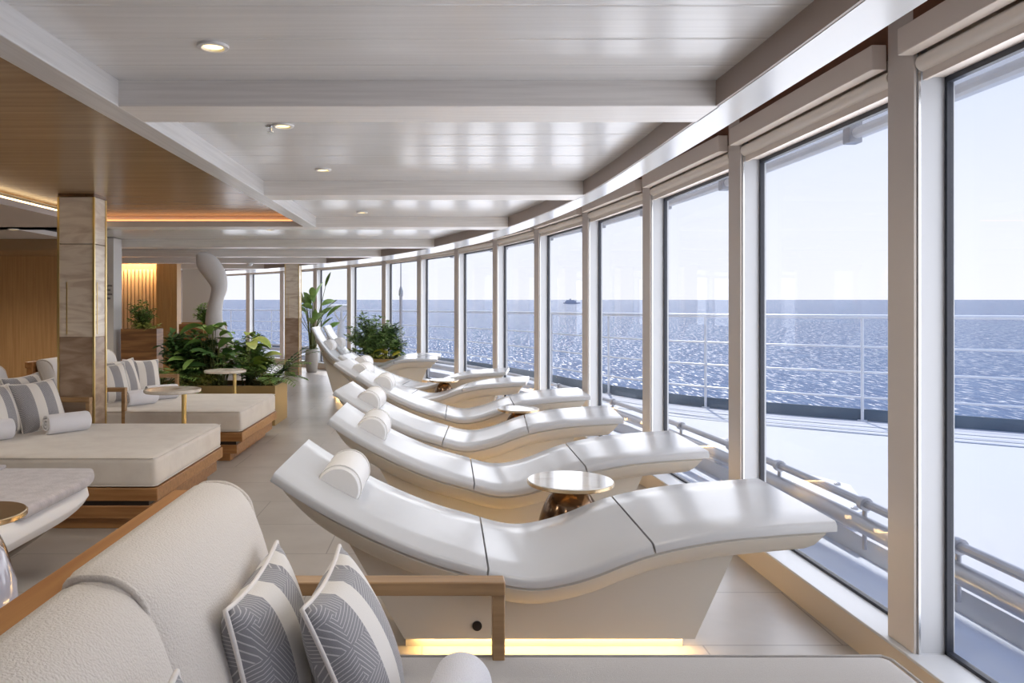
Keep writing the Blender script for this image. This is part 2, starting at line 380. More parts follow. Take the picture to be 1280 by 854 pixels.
def innerx(y): return interp([(p.y, p.x) for p in inner], y)
def outerx(y): return interp([(p.y, p.x) for p in outer], y)

# floor (stops at the outer side of the sill)
edge = [woff(i, .10) for i in range(NP)]
fb = MB(); n = len(edge)
poly = [(-9.6, P[0].y)] + [(p.x, p.y) for p in edge] + [(-9.6, P[-1].y)]
fb.hexa([(a, b, -.06) for a, b in poly], [(a, b, 0) for a, b in poly])
structure(fb.build('floor', M['floor']))
# upper ceiling slab closing the room above the pelmet gap
ub = MB(); poly = [(-9.6, P[0].y)] + [(woff(i, .14).x, woff(i, .14).y) for i in range(NP)] + [(-9.6, P[-1].y)]
ub.hexa([(a, b, 2.78) for a, b in poly], [(a, b, 2.86) for a, b in poly])
structure(ub.build('trim_ceiling_void', M['bronze_wood']))
# recessed glossy ceiling
cb = MB(); ys = [-1.78 + i * .25 for i in range(int((20.6 + 1.78) / .25))]
lo = [(-9.5, ys[0]), ] + [((innerx(y) + outerx(y)) / 2, y) for y in ys] + [(-9.5, ys[-1])]
cb.hexa([(a, b, Z_PANEL) for a, b in lo], [(a, b, Z_PANEL + .05) for a, b in lo])
structure(cb.build('ceiling', M['ceil'], rot=None))
# the plank grooves run along X: rotate the bump mapping
mpn = [n_ for n_ in M['ceil'].node_tree.nodes if n_.type == 'MAPPING'][1]
mpn.inputs['Rotation'].default_value = (0, 0, R(90))

# window soffit strip
sb = MB(); N = 90; yy = [-1.78 + (20.3 + 1.78) * i / N for i in range(N + 1)]
rings = [[(innerx(y), y, Z_BEAM), (outerx(y), y, Z_BEAM), (outerx(y), y, Z_PANEL + .05), (innerx(y), y, Z_PANEL + .05)] for y in yy]
sb.loft(rings); structure(sb.build('trim_soffit', M['paint_soffit']))
fbm = MB(); rings = [[(innerx(y) - .012, y, Z_BEAM + .002), (innerx(y) + .002, y, Z_BEAM + .002), (innerx(y) + .002, y, Z_PANEL), (innerx(y) - .012, y, Z_PANEL)] for y in yy]
fbm.loft(rings); structure(fbm.build('trim_soffit_face', mat('taupe soffit face', (.36, .29, .25), .4)))

# beams across the room
for k, (y0, wd, xl) in enumerate([(-.1, .28, -1.45), (3.23, .28, -1.45), (5.81, .28, -1.45), (8.15, .30, -8.0), (10.9, .28, -8.0), (13.0, .28, -8.0), (14.95, .28, -8.0), (17.2, .28, -8.0)]):
    b = MB(); y1 = y0 + wd
    b.hexa([(xl, y0, Z_BEAM), (innerx(y0) + .01, y0, Z_BEAM), (innerx(y1) + .01, y1, Z_BEAM), (xl, y1, Z_BEAM)],
           [(xl, y0, Z_PANEL + .02), (innerx(y0) + .01, y0, Z_PANEL + .02), (innerx(y1) + .01, y1, Z_PANEL + .02), (xl, y1, Z_PANEL + .02)])
    structure(b.build('trim_beam', M['paint_beam'], bevel=.004))
b = MB(); b.box(-1.52, -1.39, -1.78, 8.2, Z_BEAM - .001, Z_PANEL + .02)
structure(b.build('trim_beam_long', mat('limed wood lengthwise', (.70, .68, .66), .33, var=((60, 2, 60), (.62, .60, .58), 3, .4, .62)), bevel=.004))
# wood coffer on the left
b = MB(); b.box(-3.72, -1.51, -1.78, 8.16, Z_PANEL - .004, Z_PANEL + .004)
structure(b.build('ceiling_coffer', M['wood_ceil']))
b = MB(); b.box(-9.5, -3.69, -1.78, 8.45, Z_BEAM, Z_PANEL - .055); b.box(-9.5, -4.75, 8.45, 10.9, Z_BEAM, Z_PANEL - .055)
structure(b.build('ceiling_left', weld=False, mat=mat('taupe ceiling paint', (.50, .45, .42), .4)))
b = MB(); b.box(-3.70, -1.52, 8.10, 8.16, Z_BEAM, Z_PANEL - .05)
structure(b.build('trim_cove', mat('pale cove fascia', (.66, .60, .56), .4)))
lb = thing('cove_light', 'thin amber cove light line along the far edge of the brown ceiling recess', 'light', (-2.6, 8.13, Z_PANEL - .05))
b = MB(); b.box(-1.08, 1.06, -.005, .02, .0, .016); b.build('light_strip', M['cove'], lb)
lb = thing('cove_light', 'thin warm cove light line along the left edge of the brown ceiling recess', 'light', (-3.70, 3.5, Z_PANEL - .05))
b = MB(); b.box(-.02, .005, -5, 4.6, .0, .012); b.build('light_strip', M['cove_warm'], lb)
# dark bulkhead at far left and wood wall
b = MB(); b.box(-9.5, -4.85, 9.6, 10.8, 2.16, 2.30); structure(b.build('trim_bulkhead', M['wood_ceil']))
b = MB(); b.box(-9.5, -4.72, 10.8, 10.95, 0, 2.30); structure(b.build('wall_left', M['wall_wood']))
b = MB(); b.box(-9.6, -9.45, -1.78, 22, 0, 2.8); structure(b.build('wall_side', M['wall_wood']))
b = MB(); b.box(-9.6, 1.95, -1.9, -1.78, 0, 2.8); structure(b.build('wall_near', M['panel_white']))
b = MB(); b.box(-4.74, -4.61, 10.55, 10.82, 0, Z_BEAM + .1); structure(b.build('wall_pier', M['pier']))
# far left walls
b = MB(); b.box(-8.3, -5.95, 15.95, 16.05, 0, Z_PANEL); structure(b.build('wall_fluted', M['wall_wood2']))
b = MB()
for k in range(12): b.box(-6.88 + k * .078, -6.88 + k * .078 + .055, 15.90, 15.95, .0, 2.22)
structure(b.build('trim_battens', M['flute']))
b = MB(); b.box(-5.98, -5.55, 15.7, 15.95, 0, Z_PANEL); structure(b.build('wall_oak', M['wall_wood2'], bevel=.004))
b = MB(); b.box(-6.1, -5.2, 17.6, 17.7, 1.08, Z_PANEL); structure(b.build('wall_white', M['panel_white']))
b = MB(); b.box(-6.1, -5.2, 17.55, 17.72, 0, 1.08); structure(b.build('wall_dado', M['wall_wood2']))
lt = thing('cove_light', 'hidden warm light line above the battened oak wall at the far left', 'light', (-6.4, 15.78, 2.36))
b = MB(); b.box(-.55, .42, -.04, .04, 0, .025); b.build('light_strip', M['batten_light'], lt)

# ------------------------------------------------------------------ pillars, sills, windows, blinds
def bayframe(i):
    d = bay_dir(i); return P[i], d, nrm(d), (P[i + 1] - P[i]).length
def bb(b, o, d, nn, u0, u1, v0, v1, z0, z1):
    q = [o + d * u0 + nn * v0, o + d * u1 + nn * v0, o + d * u1 + nn * v1, o + d * u0 + nn * v1]
    b.hexa([(p.x, p.y, z0) for p in q][::-1], [(p.x, p.y, z1) for p in q][::-1])
PW = .165
for i in range(NP):
    d = pil_dir(i); nn = nrm(d); s = sempty('trim_pillar', (P[i].x, P[i].y, 0)); o = Vector((0, 0))
    b = MB(); bb(b, o, d, nn, -PW, 0, 0, .012, Z_SILL, 2.78); b.build('facing', M['frame'], s, bevel=.003)
    b = MB(); bb(b, o, d, nn, -PW + .002, -.002, .012, GL + .03, Z_SILL, 2.78); b.build('reveal', M['reveal'], s)
    b = MB(); bb(b, o, d, nn, -PW - .008, -PW + .004, .014, .022, Z_SILL, 2.4); b.build('track', M['chrome'], s)
for i in range(NP - 1):
    o3, d, nn, L = bayframe(i); o = Vector((0, 0))
    wn = sempty('window_%d' % (i + 1), (o3.x, o3.y, 0))
    u0, u1 = .0, L - PW
    b = MB(); bb(b, o, d, nn, u0, u1, GL, GL + .01, Z_SILL + .02, Z_GLASS_TOP); b.build('glass', M['glass'], wn)
    b = MB(); g = .014
    bb(b, o, d, nn, u0, u1, GL - .008, GL + .016, Z_SILL, Z_SILL + g); bb(b, o, d, nn, u0, u1, GL - .008, GL + .016, Z_GLASS_TOP - .012, Z_GLASS_TOP + .01)
    bb(b, o, d, nn, u0, u0 + g, GL - .008, GL + .016, Z_SILL, Z_GLASS_TOP); bb(b, o, d, nn, u1 - g, u1, GL - .008, GL + .016, Z_SILL, Z_GLASS_TOP)
    b.build('gasket', M['gasket'], wn)
    b = MB(); bb(b, o, d, nn, u0, u1, .05, GL + .03, Z_GLASS_TOP + .01, 2.45); b.build('header', M['cassette'], wn)
    b = MB(); bb(b, o, d, nn, -PW, u1 + .001, .0, .16, 2.45, 2.80); b.build('lintel', M['bronze_wood'], wn)
    sl = MB(); bb(sl, o, d, nn, -.17, L - .17, -.028, .16, Z_SILL - .012, Z_SILL); so = structure(sl.build('trim_sill', M['reveal'], bevel=.003)); so.location = (o3.x, o3.y, 0)
    sl = MB(); bb(sl, o, d, nn, -.172, L - .168, -.024, .16, 0, Z_SILL - .012); so = structure(sl.build('baseboard_sill', M['sillriser'])); so.location = (o3.x, o3.y, 0)

SIDE = {2: 'nearest the camera at the right edge of the photo', 3: 'second from the right edge, above the nearest lounger foot'}
ORD = ['third', 'fourth', 'fifth', 'sixth', 'seventh', 'eighth', 'ninth', 'tenth', 'eleventh', 'twelfth', 'thirteenth', 'fourteenth', 'fifteenth', 'sixteenth']
for i in range(1, NP - 2):
    o3, d, nn, L = bayframe(i); o = Vector((0, 0)); u1 = L - PW
    lab = 'beige roller blind cassette, ' + SIDE[i] if i in SIDE else ('beige roller blind cassette above the %s window from the right edge' % ORD[i - 4] if i > 3 else 'beige roller blind cassette beside the camera')
    t = thing('roller_blind', lab, 'blind', (o3.x, o3.y, 2.39), 0, 'roller blinds above the windows')
    b = MB(); bb(b, o, d, nn, .004, u1 - .002 if i != 2 else u1 + .0, -.06, -.001, 0, .10); b.build('cassette', M['cassette'], t, bevel=.003)
    b = MB(); q0 = o + d * .01 + nn * .035; q1 = o + d * (u1 - .01) + nn * .035
    b.tube([(q0.x, q0.y, -.03), (q1.x, q1.y, -.03)], .034, 14); b.build('roll', M['blind'], t, smooth=True, auto=50)
    b = MB(); bb(b, o, d, nn, .012, u1 - .012, .028, .044, -.095, -.055); b.build('bottom_bar', M['cassette'], t)

# area lamps added just outside each pane to strengthen the daylight indoors
for i in range(2, NP - 1):
    o3, d, nn, L = bayframe(i)
    ld = bpy.data.lights.new('window_fill_lamp', 'AREA'); ld.shape = 'RECTANGLE'; ld.size = 1.38; ld.size_y = 2.1
    ld.energy = WINDOW_FILL; ld.color = (1, .985, .965)
    lo_ = bpy.data.objects.new('window_fill_lamp', ld); C.objects.link(lo_)
    c = o3 + d * (L - PW) * .5 + nn * (GL + .06)
    lo_.location = (c.x, c.y, 1.23)
    lo_.rotation_euler = Vector((-nn.x, -nn.y, 0)).to_track_quat('-Z', 'Y').to_euler()

# ------------------------------------------------------------------ outside: sea, deck, railing, pipes
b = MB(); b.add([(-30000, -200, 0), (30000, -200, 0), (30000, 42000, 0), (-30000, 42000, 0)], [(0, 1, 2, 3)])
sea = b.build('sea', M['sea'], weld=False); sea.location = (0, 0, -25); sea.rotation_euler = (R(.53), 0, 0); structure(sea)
rail_pts = catmull([(9.5, 5.2), (7.6, 6.4), (5.8, 7.6), (3.9, 8.95), (2.95, 9.9), (2.2, 11.4), (1.55, 13.3), (.85, 15), (0, 16.7), (-1.2, 18.6), (-2.8, 20.5), (-5, 22.4), (-8, 24.3)], 5)
ZD = .18
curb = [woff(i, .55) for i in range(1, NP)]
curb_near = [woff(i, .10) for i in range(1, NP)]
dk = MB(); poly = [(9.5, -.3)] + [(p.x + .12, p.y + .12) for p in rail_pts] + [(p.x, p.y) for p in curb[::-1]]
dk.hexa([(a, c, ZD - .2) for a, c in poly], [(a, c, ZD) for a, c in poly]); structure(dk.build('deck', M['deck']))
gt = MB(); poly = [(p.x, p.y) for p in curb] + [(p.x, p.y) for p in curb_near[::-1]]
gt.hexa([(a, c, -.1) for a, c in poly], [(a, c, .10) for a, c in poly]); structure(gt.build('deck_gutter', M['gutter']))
cbk = MB(); rings = []
for i in range(1, NP):
    a, c = woff(i, .52), woff(i, .60); rings.append([(a.x, a.y, .05), (c.x, c.y, .05), (c.x, c.y, .205), (a.x, a.y, .205)])
cbk.loft(rings); structure(cbk.build('deck_curb', M['deck']))
st = MB()
for off, wd in ((.45, .02), (.75, .02), (.98, .03)):
    rg = []
    for p in rail_pts[:30]:
        q = Vector((p.x - .55 * off, p.y - .83 * off)); rg.append([(q.x, q.y, ZD), (q.x, q.y - wd, ZD), (q.x, q.y - wd, ZD + .003), (q.x, q.y, ZD + .003)])
    st.loft(rg)
structure(st.build('deck_seam', M['kick']))
rl = thing('railing', 'white ship railing curving along the outer deck edge beyond all the windows', 'railing', (0, 0, 0))
for z, r in ((1.335, .024), (1.0, .012), (.72, .012), (.44, .012)):
    b = MB(); b.tube([(p.x, p.y, z) for p in rail_pts], r, 8); b.build('rail', M['rail_white'], rl, smooth=True)
acc = 0.0; last = rail_pts[0]; nxt = .6
for p in rail_pts[1:]:
    seg = (p - last).length
    while acc + seg >= nxt:
        q = last + (p - last) * ((nxt - acc) / seg)
        b = MB(); b.tube([(q.x, q.y, ZD), (q.x, q.y, 1.33)], .017, 8); b.lathe([(.05, ZD), (.05, ZD + .012)], q.x, q.y, 10); b.build('post', M['rail_white'], rl, smooth=True)
        nxt += 1.75
    acc += seg; last = p
b = MB(); b.loft([[(p.x, p.y + .03, ZD), (p.x, p.y + .05, ZD), (p.x, p.y + .05, ZD + .13), (p.x, p.y + .03, ZD + .13)] for p in rail_pts]); b.build('kick_plate', M['kick'], rl)
def wallpath(off, z, i0=1, i1=NP): return [(q.x, q.y, z) for q in catmull([tuple(woff(i, off)) for i in range(i0, i1)], 4)]
t = thing('pipe', 'thick grey pipe running low along the outside of the windows', 'pipe', (0, 0, 0))
b = MB(); b.tube(wallpath(.40, .33), .045, 12); b.build('tube', M['steel'], t, smooth=True)
for i in range(2, NP - 2):
    q = woff(i, .40) + pil_dir(i) * .35; b = MB(); b.lathe([(.03, .10), (.03, .30)], q.x, q.y, 10); b.build('support', M['steel'], t, smooth=True)
t = thing('handrail', 'thin grey rail with clamps above the thick pipe outside the windows', 'rail', (0, 0, 0))
b = MB(); b.tube(wallpath(.42, .435), .022, 10); b.build('tube', M['steel'], t, smooth=True)
for i in range(3, 8):
    for u in (.12, .55):
        q = P[i] + bay_dir(i) * (u * 1.6) + nrm(bay_dir(i)) * .42
        b = MB(); dd = bay_dir(i); b.tube([(q.x - dd.x * .02, q.y - dd.y * .02, .435), (q.x + dd.x * .02, q.y + dd.y * .02, .435)], .035, 12); b.tube([(q.x, q.y, .40), (q.x, q.y, .20)], .012, 8); b.build('clamp', M['steel'], t, smooth=True)
for k, (i, lab) in enumerate([(3, 'white bolted steel plate outside the window beyond the nearest lounger foot'), (4, 'white bolted steel plate outside the third window from the right, partly hidden by a pillar')]):
    o3, d, nn, L = bayframe(i); t = thing('mounting_plate', lab, 'plate', (o3.x, o3.y, .24))
    def pp(u, v, z): q = d * u + nn * v; return (q.x, q.y, z)
    b = MB(); lowp = [pp(1.2, .50, .02), pp(1.35, .72, .02), pp(1.95, .95, .02), pp(2.6, .72, .02), pp(2.6, .50, .02)]
    b.hexa(lowp, [(a, c, z + .02) for a, c, z in lowp]); b.build('plate', M['rail_white'], t, bevel=.004)
    b = MB(); b.hexa([pp(1.4, .52, -.06), pp(1.4, .62, -.06), pp(2.4, .62, -.06), pp(2.4, .52, -.06)], [pp(1.4, .52, .02), pp(1.4, .62, .02), pp(2.4, .62, .02), pp(2.4, .52, .02)]); b.build('bracket', M['rail_white'], t)
    for u, v in ((1.36, .64), (1.62, .76), (1.95, .86)):
        b = MB(); q = d * u + nn * v; b.lathe([(.02, .04), (.02, .052), (.012, .056)], q.x, q.y, 10); b.build('bolt', M['steel'], t)
# overhang and washing rail above
ob = MB(); rg = []
for i in range(1, NP):
    a, c = woff(i, .16), woff(i, .86); rg.append([(a.x, a.y, 2.49), (c.x, c.y, 2.49), (c.x, c.y, 2.62), (a.x, a.y, 2.62)])
ob.loft(rg); structure(ob.build('trim_overhang', M['rail_white']))
t = thing('washing_rail', 'white window washing pipe with brackets hung outside above the windows', 'rail', (0, 0, 0))
b = MB(); b.tube(wallpath(.42, 2.36), .03, 10); b.build('tube', M['rail_white'], t, smooth=True)
for i in range(2, 10):
    for u in (.30, .62):
        q = P[i] + bay_dir(i) * (u * 1.6) + nrm(bay_dir(i)) * .42; b = MB()
        b.box(q.x - .035, q.x + .035, q.y - .035, q.y + .035, 2.31, 2.49); b.build('bracket', M['steel'], t, bevel=.005)
# deck lamp, mast, distant ship
t = thing('deck_lamp', 'white deck lamp post with a flared square head outside the far windows', 'lamp', (-2.55, 18.6, ZD))
b = MB(); b.lathe([(.13, 0), (.12, .5), (.085, .9)], n=16); b.build('post', M['rail_white'], t, smooth=True)
b = MB(); b.tube([(0, 0, .85), (-.15, 0, 1.08), (-.17, 0, 1.24)], .025, 8); b.tube([(0, 0, .85), (.15, 0, 1.08), (.17, 0, 1.24)], .025, 8); b.tube([(0, 0, .8), (0, 0, 1.24)], .03, 8); b.build('arms', M['rail_white'], t, smooth=True)
b = MB(); b.loft([[(-s, -s, z), (s, -s, z), (s, s, z), (-s, s, z)] for s, z in ((.10, 1.18), (.27, 1.25), (.28, 1.29), (.2, 1.32))]); b.build('head', M['rail_white'], t)
t = thing('mast', 'thin grey signal mast standing outside beyond the far railing', 'mast', (-1.03, 17.5, ZD))
b = MB(); b.tube([(0, 0, 0), (0, 0, 1.5)], .035, 8); b.build('pole', M['steel'], t, smooth=True)
b = MB(); b.tube([(0, 0, 1.5), (0, 0, 2.95)], .014, 8); b.build('whip', M['steel'], t, smooth=True)
b = MB(); b.lathe([(.02, 1.48), (.05, 1.52), (.05, 1.62), (.02, 1.72)], n=10); b.build('insulator', M['steel'], t, smooth=True)
t = thing('ship', 'small hazy ship far away on the sea horizon', 'ship', (700, 4220, 14.2))
b = MB(); b.loft([[(x, -wd, z0), (x, wd, z0), (x, wd * 1.1, z1), (x, -wd * 1.1, z1)] for x, wd, z0, z1 in ((-46, 5, 1, 9), (-30, 8, 0, 9), (25, 8, 0, 9), (40, 5, .5, 10), (48, .6, 2, 11))]); b.build('hull', M['haze_ship'], t)
b = MB(); b.box(-36, 24, -6, 6, 9, 17); b.box(-28, 14, -5, 5, 17, 22); b.build('superstructure', M['haze_ship'], t)
b = MB(); b.box(-12, -4, -2.5, 2.5, 22, 29); b.build('funnel', M['haze_ship'], t)

# ------------------------------------------------------------------ columns
def column(x0, x1, y0, y1, zs, top, label):
    cx, cy = (x0 + x1) / 2, (y0 + y1) / 2; t = thing('column', label, 'column', (cx, cy, 0)); hx, hy = (x1 - x0) / 2, (y1 - y0) / 2
    b = MB(); b.box(-hx, hx, -hy, hy, 0, zs); b.build('lower_cladding', M['trav_dark'], t, bevel=.004)
    b = MB(); b.box(-hx, hx, -hy, hy, zs, top - .43); b.build('upper_cladding', M['trav'], t, bevel=.003)
    b = MB(); b.box(-hx, hx, -hy, hy, top - .425, top - .03); b.build('upper_cladding', M['trav'], t, bevel=.003)
    for sx in (-1, 1):
        for sy in (-1, 1):
            b = MB(); b.box(sx * hx - .008, sx * hx + .008, sy * hy - .008, sy * hy + .008, 0, top - .03); b.build('edge_trim', M['gold'], t)
    b = MB(); b.box(-hx - .004, hx + .004, -hy - .004, hy + .004, top - .03, top); b.build('cap', M['bronze'], t)
    b = MB()
    b.box(-hx * .55, -hx * .50, -hy - .004, -hy + .002, zs + .02, top - .75); b.build('inlay', M['gold'], t)
    b = MB(); b.box(hx - .002, hx + .004, -hy * .5, -hy * .44, zs + .02, top - .75); b.build('inlay', M['gold'], t)
column(-3.28, -2.98, 6.44, 6.66, 1.19, Z_PANEL - .004, 'tall travertine column with gold edges between the two daybeds at left')
column(-3.37, -3.08, 15.95, 16.2, 1.2, Z_PANEL, 'far slim travertine column standing in front of the distant windows')

# sign on the pier
t = thing('wall_sign', 'small grey lettered sign on the pale pier right of the near column', 'sign', (-4.675, 10.55, 1.63))
b = MB()
for k, (n0) in enumerate((4, 3, 4, 3)):
    for j in range(n0):
        xx = -.045 + j * .024; zz = .09 - k * .058
        b.box(xx, xx + .006, -.006, .001, zz, zz + .026); b.box(xx + .013, xx + .019, -.006, .001, zz, zz + .026); b.box(xx, xx + .019, -.006, .001, zz + (.01 if (j + k) % 2 else .02), zz + (.016 if (j + k) % 2 else .026))
b.build('letters', M['ink'], t)

# ------------------------------------------------------------------ downlights
def downlight(x, y, z, label, power=DOWNLIGHT):
    t = thing('downlight', label, 'light', (x, y, z), 0, 'recessed ceiling downlights')
    b = MB(); b.lathe([(.058, 0), (.056, -.008), (.042, -.010), (.036, -.002)], n=28); b.build('bezel', M['paint'], t, smooth=True)
    b = MB(); b.lathe([(.036, -.0025), (.03, -.004), (.001, -.005)], n=24); b.build('lens', M['lampglow'], t, smooth=True)
    if power:
        ld = bpy.data.lights.new('lamp', 'SPOT'); ld.energy = power; ld.spot_size = R(150); ld.spot_blend = .8; ld.shadow_soft_size = .12; ld.color = (1, .92, .80)
        lo_ = bpy.data.objects.new('lamp', ld); C.objects.link(lo_); lo_.parent = t; lo_.location = (0, 0, -.03)
DL = [(-.857, 1.5, 'behind the camera over the sofa'), (-.857, 2.8, 'largest and nearest, left of the vanishing beams'), (-.862, 4.03, 'just behind the first crossbeam'), (-.858, 5.33, 'in front of the second crossbeam'),
      (-.85, 6.6, 'just behind the second crossbeam'), (-.85, 7.75, 'in front of the third crossbeam')]
for x, y, s in DL: downlight(x, y, Z_PANEL, 'small round recessed ceiling downlight ' + s)
downlight(-2.9, 9.3, Z_PANEL, 'round ceiling downlight beyond the brown recess, left of a pair'); downlight(-2.2, 9.5, Z_PANEL, 'round ceiling downlight beyond the brown recess, right of a pair')
downlight(-.6, 9.4, Z_PANEL, 'round ceiling downlight between the third and fourth crossbeams'); downlight(.9, 2.2, Z_PANEL, 'round ceiling downlight above the nearest lounger foot, out of view')
downlight(-4.75, 8.35, Z_BEAM, 'round downlight in the low taupe ceiling left of the column', 95); downlight(-4.7, 5.2, Z_BEAM, 'round downlight in the low taupe ceiling beside the near daybed', 80)
downlight(-6.0, 9.0, Z_BEAM, 'added unseen downlight in the low taupe ceiling before the oak wall, beyond the left edge', 90)  # extra lamp out of view, added to brighten the oak wall
downlight(-4.4, 13.4, Z_PANEL, 'round ceiling downlight over the white sculpture', 40)
downlight(-2.6, 3.2, Z_PANEL - .005, 'round downlight in the brown ceiling over the near chaise, out of view', 50)
for x, y, lab in ((-.93, 4.04, 'tiny chrome ceiling sprinkler beside the downlight behind the first crossbeam'), (-3.6, 9.4, 'tiny chrome ceiling sprinkler beyond the brown recess near the column')):
    t = thing('sprinkler', lab, 'sprinkler', (x, y, Z_PANEL))
    b = MB(); b.lathe([(.03, 0), (.028, -.006), (.01, -.008)], n=18); b.build('escutcheon', M['chrome'], t, smooth=True)
    b = MB(); b.lathe([(.008, -.004), (.008, -.03), (.018, -.032), (.018, -.036)], n=14); b.build('nozzle', M['chrome'], t, smooth=True)
t = thing('smoke_detector', 'small white dome smoke detector under a far crossbeam', 'detector', (-3.85, 14.95, 2.30))
b = MB(); b.lathe([(.06, 0), (.06, -.02), (.045, -.05), (.01, -.062)], n=20); b.build('dome', M['paint_soffit'], t, smooth=True)
b = MB(); b.lathe([(.07, 0.004), (.07, -.008), (.06, -.008)], n=20); b.build('base', M['paint_soffit'], t, smooth=True)

# ------------------------------------------------------------------ loungers
def make_lounger(prof, seams, base, name, label, W=.77):
    t = thing(name, label, 'lounger', group='white heated loungers')
    pts = catmull(prof, 8); hw = W / 2
    zf = lambda x: interp([(p.x, p.y) for p in pts], x)
    x0, x1 = pts[0].x, pts[-1].x
    def strip(a, c, sect, nn, shrink=0):
        rings = []
        for k in range(nn + 1):
            x = a + (c - a) * k / nn; z = zf(x); e = 2e-2; sl = (zf(min(x + e, x1)) - zf(max(x - e, x0))) / (min(x + e, x1) - max(x - e, x0)); L = math.hypot(1, sl)
            nx, nz = -sl / L, 1 / L
            ring = []
            for y, dz in sect:
                sh = 0
                if shrink:
                    f = (x - (x0 + x1) / 2) / ((x1 - x0) / 2); sh = -f * abs(f) ** 5 * shrink * min(1, -dz / .13)
                ring.append((x + nx * dz * .8 + sh, y, z + nz * dz))
            rings.append(ring)
        return rings
    r = .016
    sec = [(-hw, -.04), (-hw - .002, -r), (-hw + r * .3, -r * .3), (-hw + r, 0), (-hw * .5, .001), (0, .001), (hw * .5, .001), (hw - r, 0), (hw - r * .3, -r * .3), (hw + .002, -r), (hw, -.04)]
    cuts = [x0] + seams + [x1]; g = .004
    for a, c in zip(cuts, cuts[1:]):
        b = MB(); b.loft(strip(a + (g if a != x0 else 0), c - (g if c != x1 else 0), sec, 26)); b.build('pad', M['white_pad'], t, smooth=True, auto=40)
    sec2 = [(-hw + .016, -.034), (-hw + .012, -.046), (-hw + .004, -.052), (-hw + .028, -.10), (-hw + .07, -.128), (-hw + .14, -.15), (0, -.15), (hw - .14, -.15), (hw - .07, -.128), (hw - .03, -.10), (hw - .004, -.052), (hw - .012, -.046), (hw - .016, -.034)]
    b = MB(); b.loft(strip(x0 + .004, x1 - .004, sec2, 70, .10)); b.build('shell', M['cream_shell'], t, smooth=True, auto=40)
    bl, br, tl, tr = base
    k = 24; tops = [(tl + (tr - tl) * i / k) for i in range(k + 1)]
    rings = []
    for i, x in enumerate(tops):
        xb = bl + (br - bl) * i / k; bw = hw - .14
        rings.append([(x, -bw, zf(x) - .13), (x, bw, zf(x) - .13), (xb, bw, .075), (xb, -bw, .075)])
    b = MB(); b.loft(rings); b.build('base', M['cream_shell'], t, smooth=True, auto=30)
    b = MB(); bw = hw - .24; b.box(bl, br - .02, -bw, bw, 0, .08); b.build('plinth', M['cream_shell'], t)
    b = MB(); s = .022
    b.box(bl + .05, br - .01, -bw - s, -bw - .002, .045, .07); b.box(bl + .05, br - .01, bw + .002, bw + s, .045, .07)
    b.build('light_strip', M['led'], t)
    b = MB(); b.lathe([(.001, .0), (.02, .0), (.02, .006), (.001, .008)], n=16); b.build('vent_cap', M['black'], t, smooth=True, loc=(bl + .30, -(hw - .14), .13), rot=(R(90), 0, 0))
    return t, zf
PROF = [(-.676, .793), (-.53, .698), (-.379, .616), (-.205, .534), (-.041, .471), (.12, .425), (.262, .385), (.369, .376), (.48, .395), (.587, .427), (.698, .471), (.821, .512), (.97, .545), (1.13, .569), (1.348, .588), (1.544, .60)]
MID = .43
PROF = [(x - MID, z) for x, z in PROF]
ob, ZF = make_lounger(PROF, [.17 - MID, .82 - MID], (-.17 - MID, 1.03 - MID, -.42 - MID, 1.20 - MID), 'lounger', 'white S curved lounger nearest the camera, behind the striped pillows')
ob.location = (MID, 3.385, 0)
PROF2 = [(-1.0, 1.12), (-.90, .94), (-.80, .80), (-.68, .665), (-.5, .55), (-.3, .47), (-.1, .45), (.1, .50), (.3, .58), (.5, .615), (.75, .62), (.97, .61)]
ob7, ZF7 = make_lounger(PROF2, [-.2, .28], (-.70, .60, -.93, .78), 'lounger', 'white lounger with a steep tall back near the row end, left of its twin')
LOUNGERS = [((.43, 4.835, 0), 0, 'white S curved lounger second from the camera, behind the nearest round side table'),
    ((.265, 6.23, 0), R(-3.8), 'white S curved lounger third from the camera, before a half hidden table'),
    ((.268, 7.63, 0), R(-1), 'white S curved lounger fourth from the camera, behind the second small table'),
    ((-.14, 9.07, 0), R(-9), 'white S curved lounger fifth from the camera, before the farthest small table'),
    ((-.27, 10.35, 0), R(-8), 'white S curved lounger sixth from the camera, half hidden behind the fifth')]
pil = []
def pillow_on(loc, rz, label, zf, xs, mid):
    sl = (zf(xs + .06) - zf(xs - .06)) / .12
    t = thing('headrest_pillow', label, 'pillow', group='white half round headrest pillows')
    th = math.atan(sl); rot = Matrix.Rotation(rz, 4, 'Z')
    q = rot @ Vector((xs - .01, .09, 0)); t.location = (loc[0] + q.x, loc[1] + q.y, zf(xs) + .003); t.rotation_euler = (0, -th, rz)
    r_ = .098; n = 14; hl = .20; b = MB(); rings = []
    for y, s in ((-hl, .90), (-hl + .012, .975), (-hl + .03, 1), (0, 1.01), (hl - .03, 1), (hl - .012, .975), (hl, .90)):
        rings.append([(-r_ * s * math.cos(math.pi * k / n), y, max(0, 1.02 * r_ * s * math.sin(math.pi * k / n))) for k in range(n + 1)])
    b.loft(rings); b.build('cushion', M['pillow_white'], t, smooth=True, auto=50)
    for sgn in (-1, 1):
        b = MB(); b.tube([(-r_ * math.cos(math.pi * k / n), sgn * (hl - .022), .004 + 1.02 * r_ * math.sin(math.pi * k / n)) for k in range(n + 1)], .003, 6); b.build('seam', M['pillow_white'], t, smooth=True)
pillow_on((MID, 3.385, 0), 0, 'white half round headrest pillow on the lounger nearest the camera', ZF, -.455 - MID, MID)
names = ['second', 'third', 'fourth', 'fifth', 'sixth']
for (loc, rz, lab), nm in zip(LOUNGERS, names):
    dup(ob, loc, rz, lab)
    pillow_on(loc, rz, 'white half round headrest pillow on the %s lounger from the camera' % nm, ZF, -.455 - MID, MID)
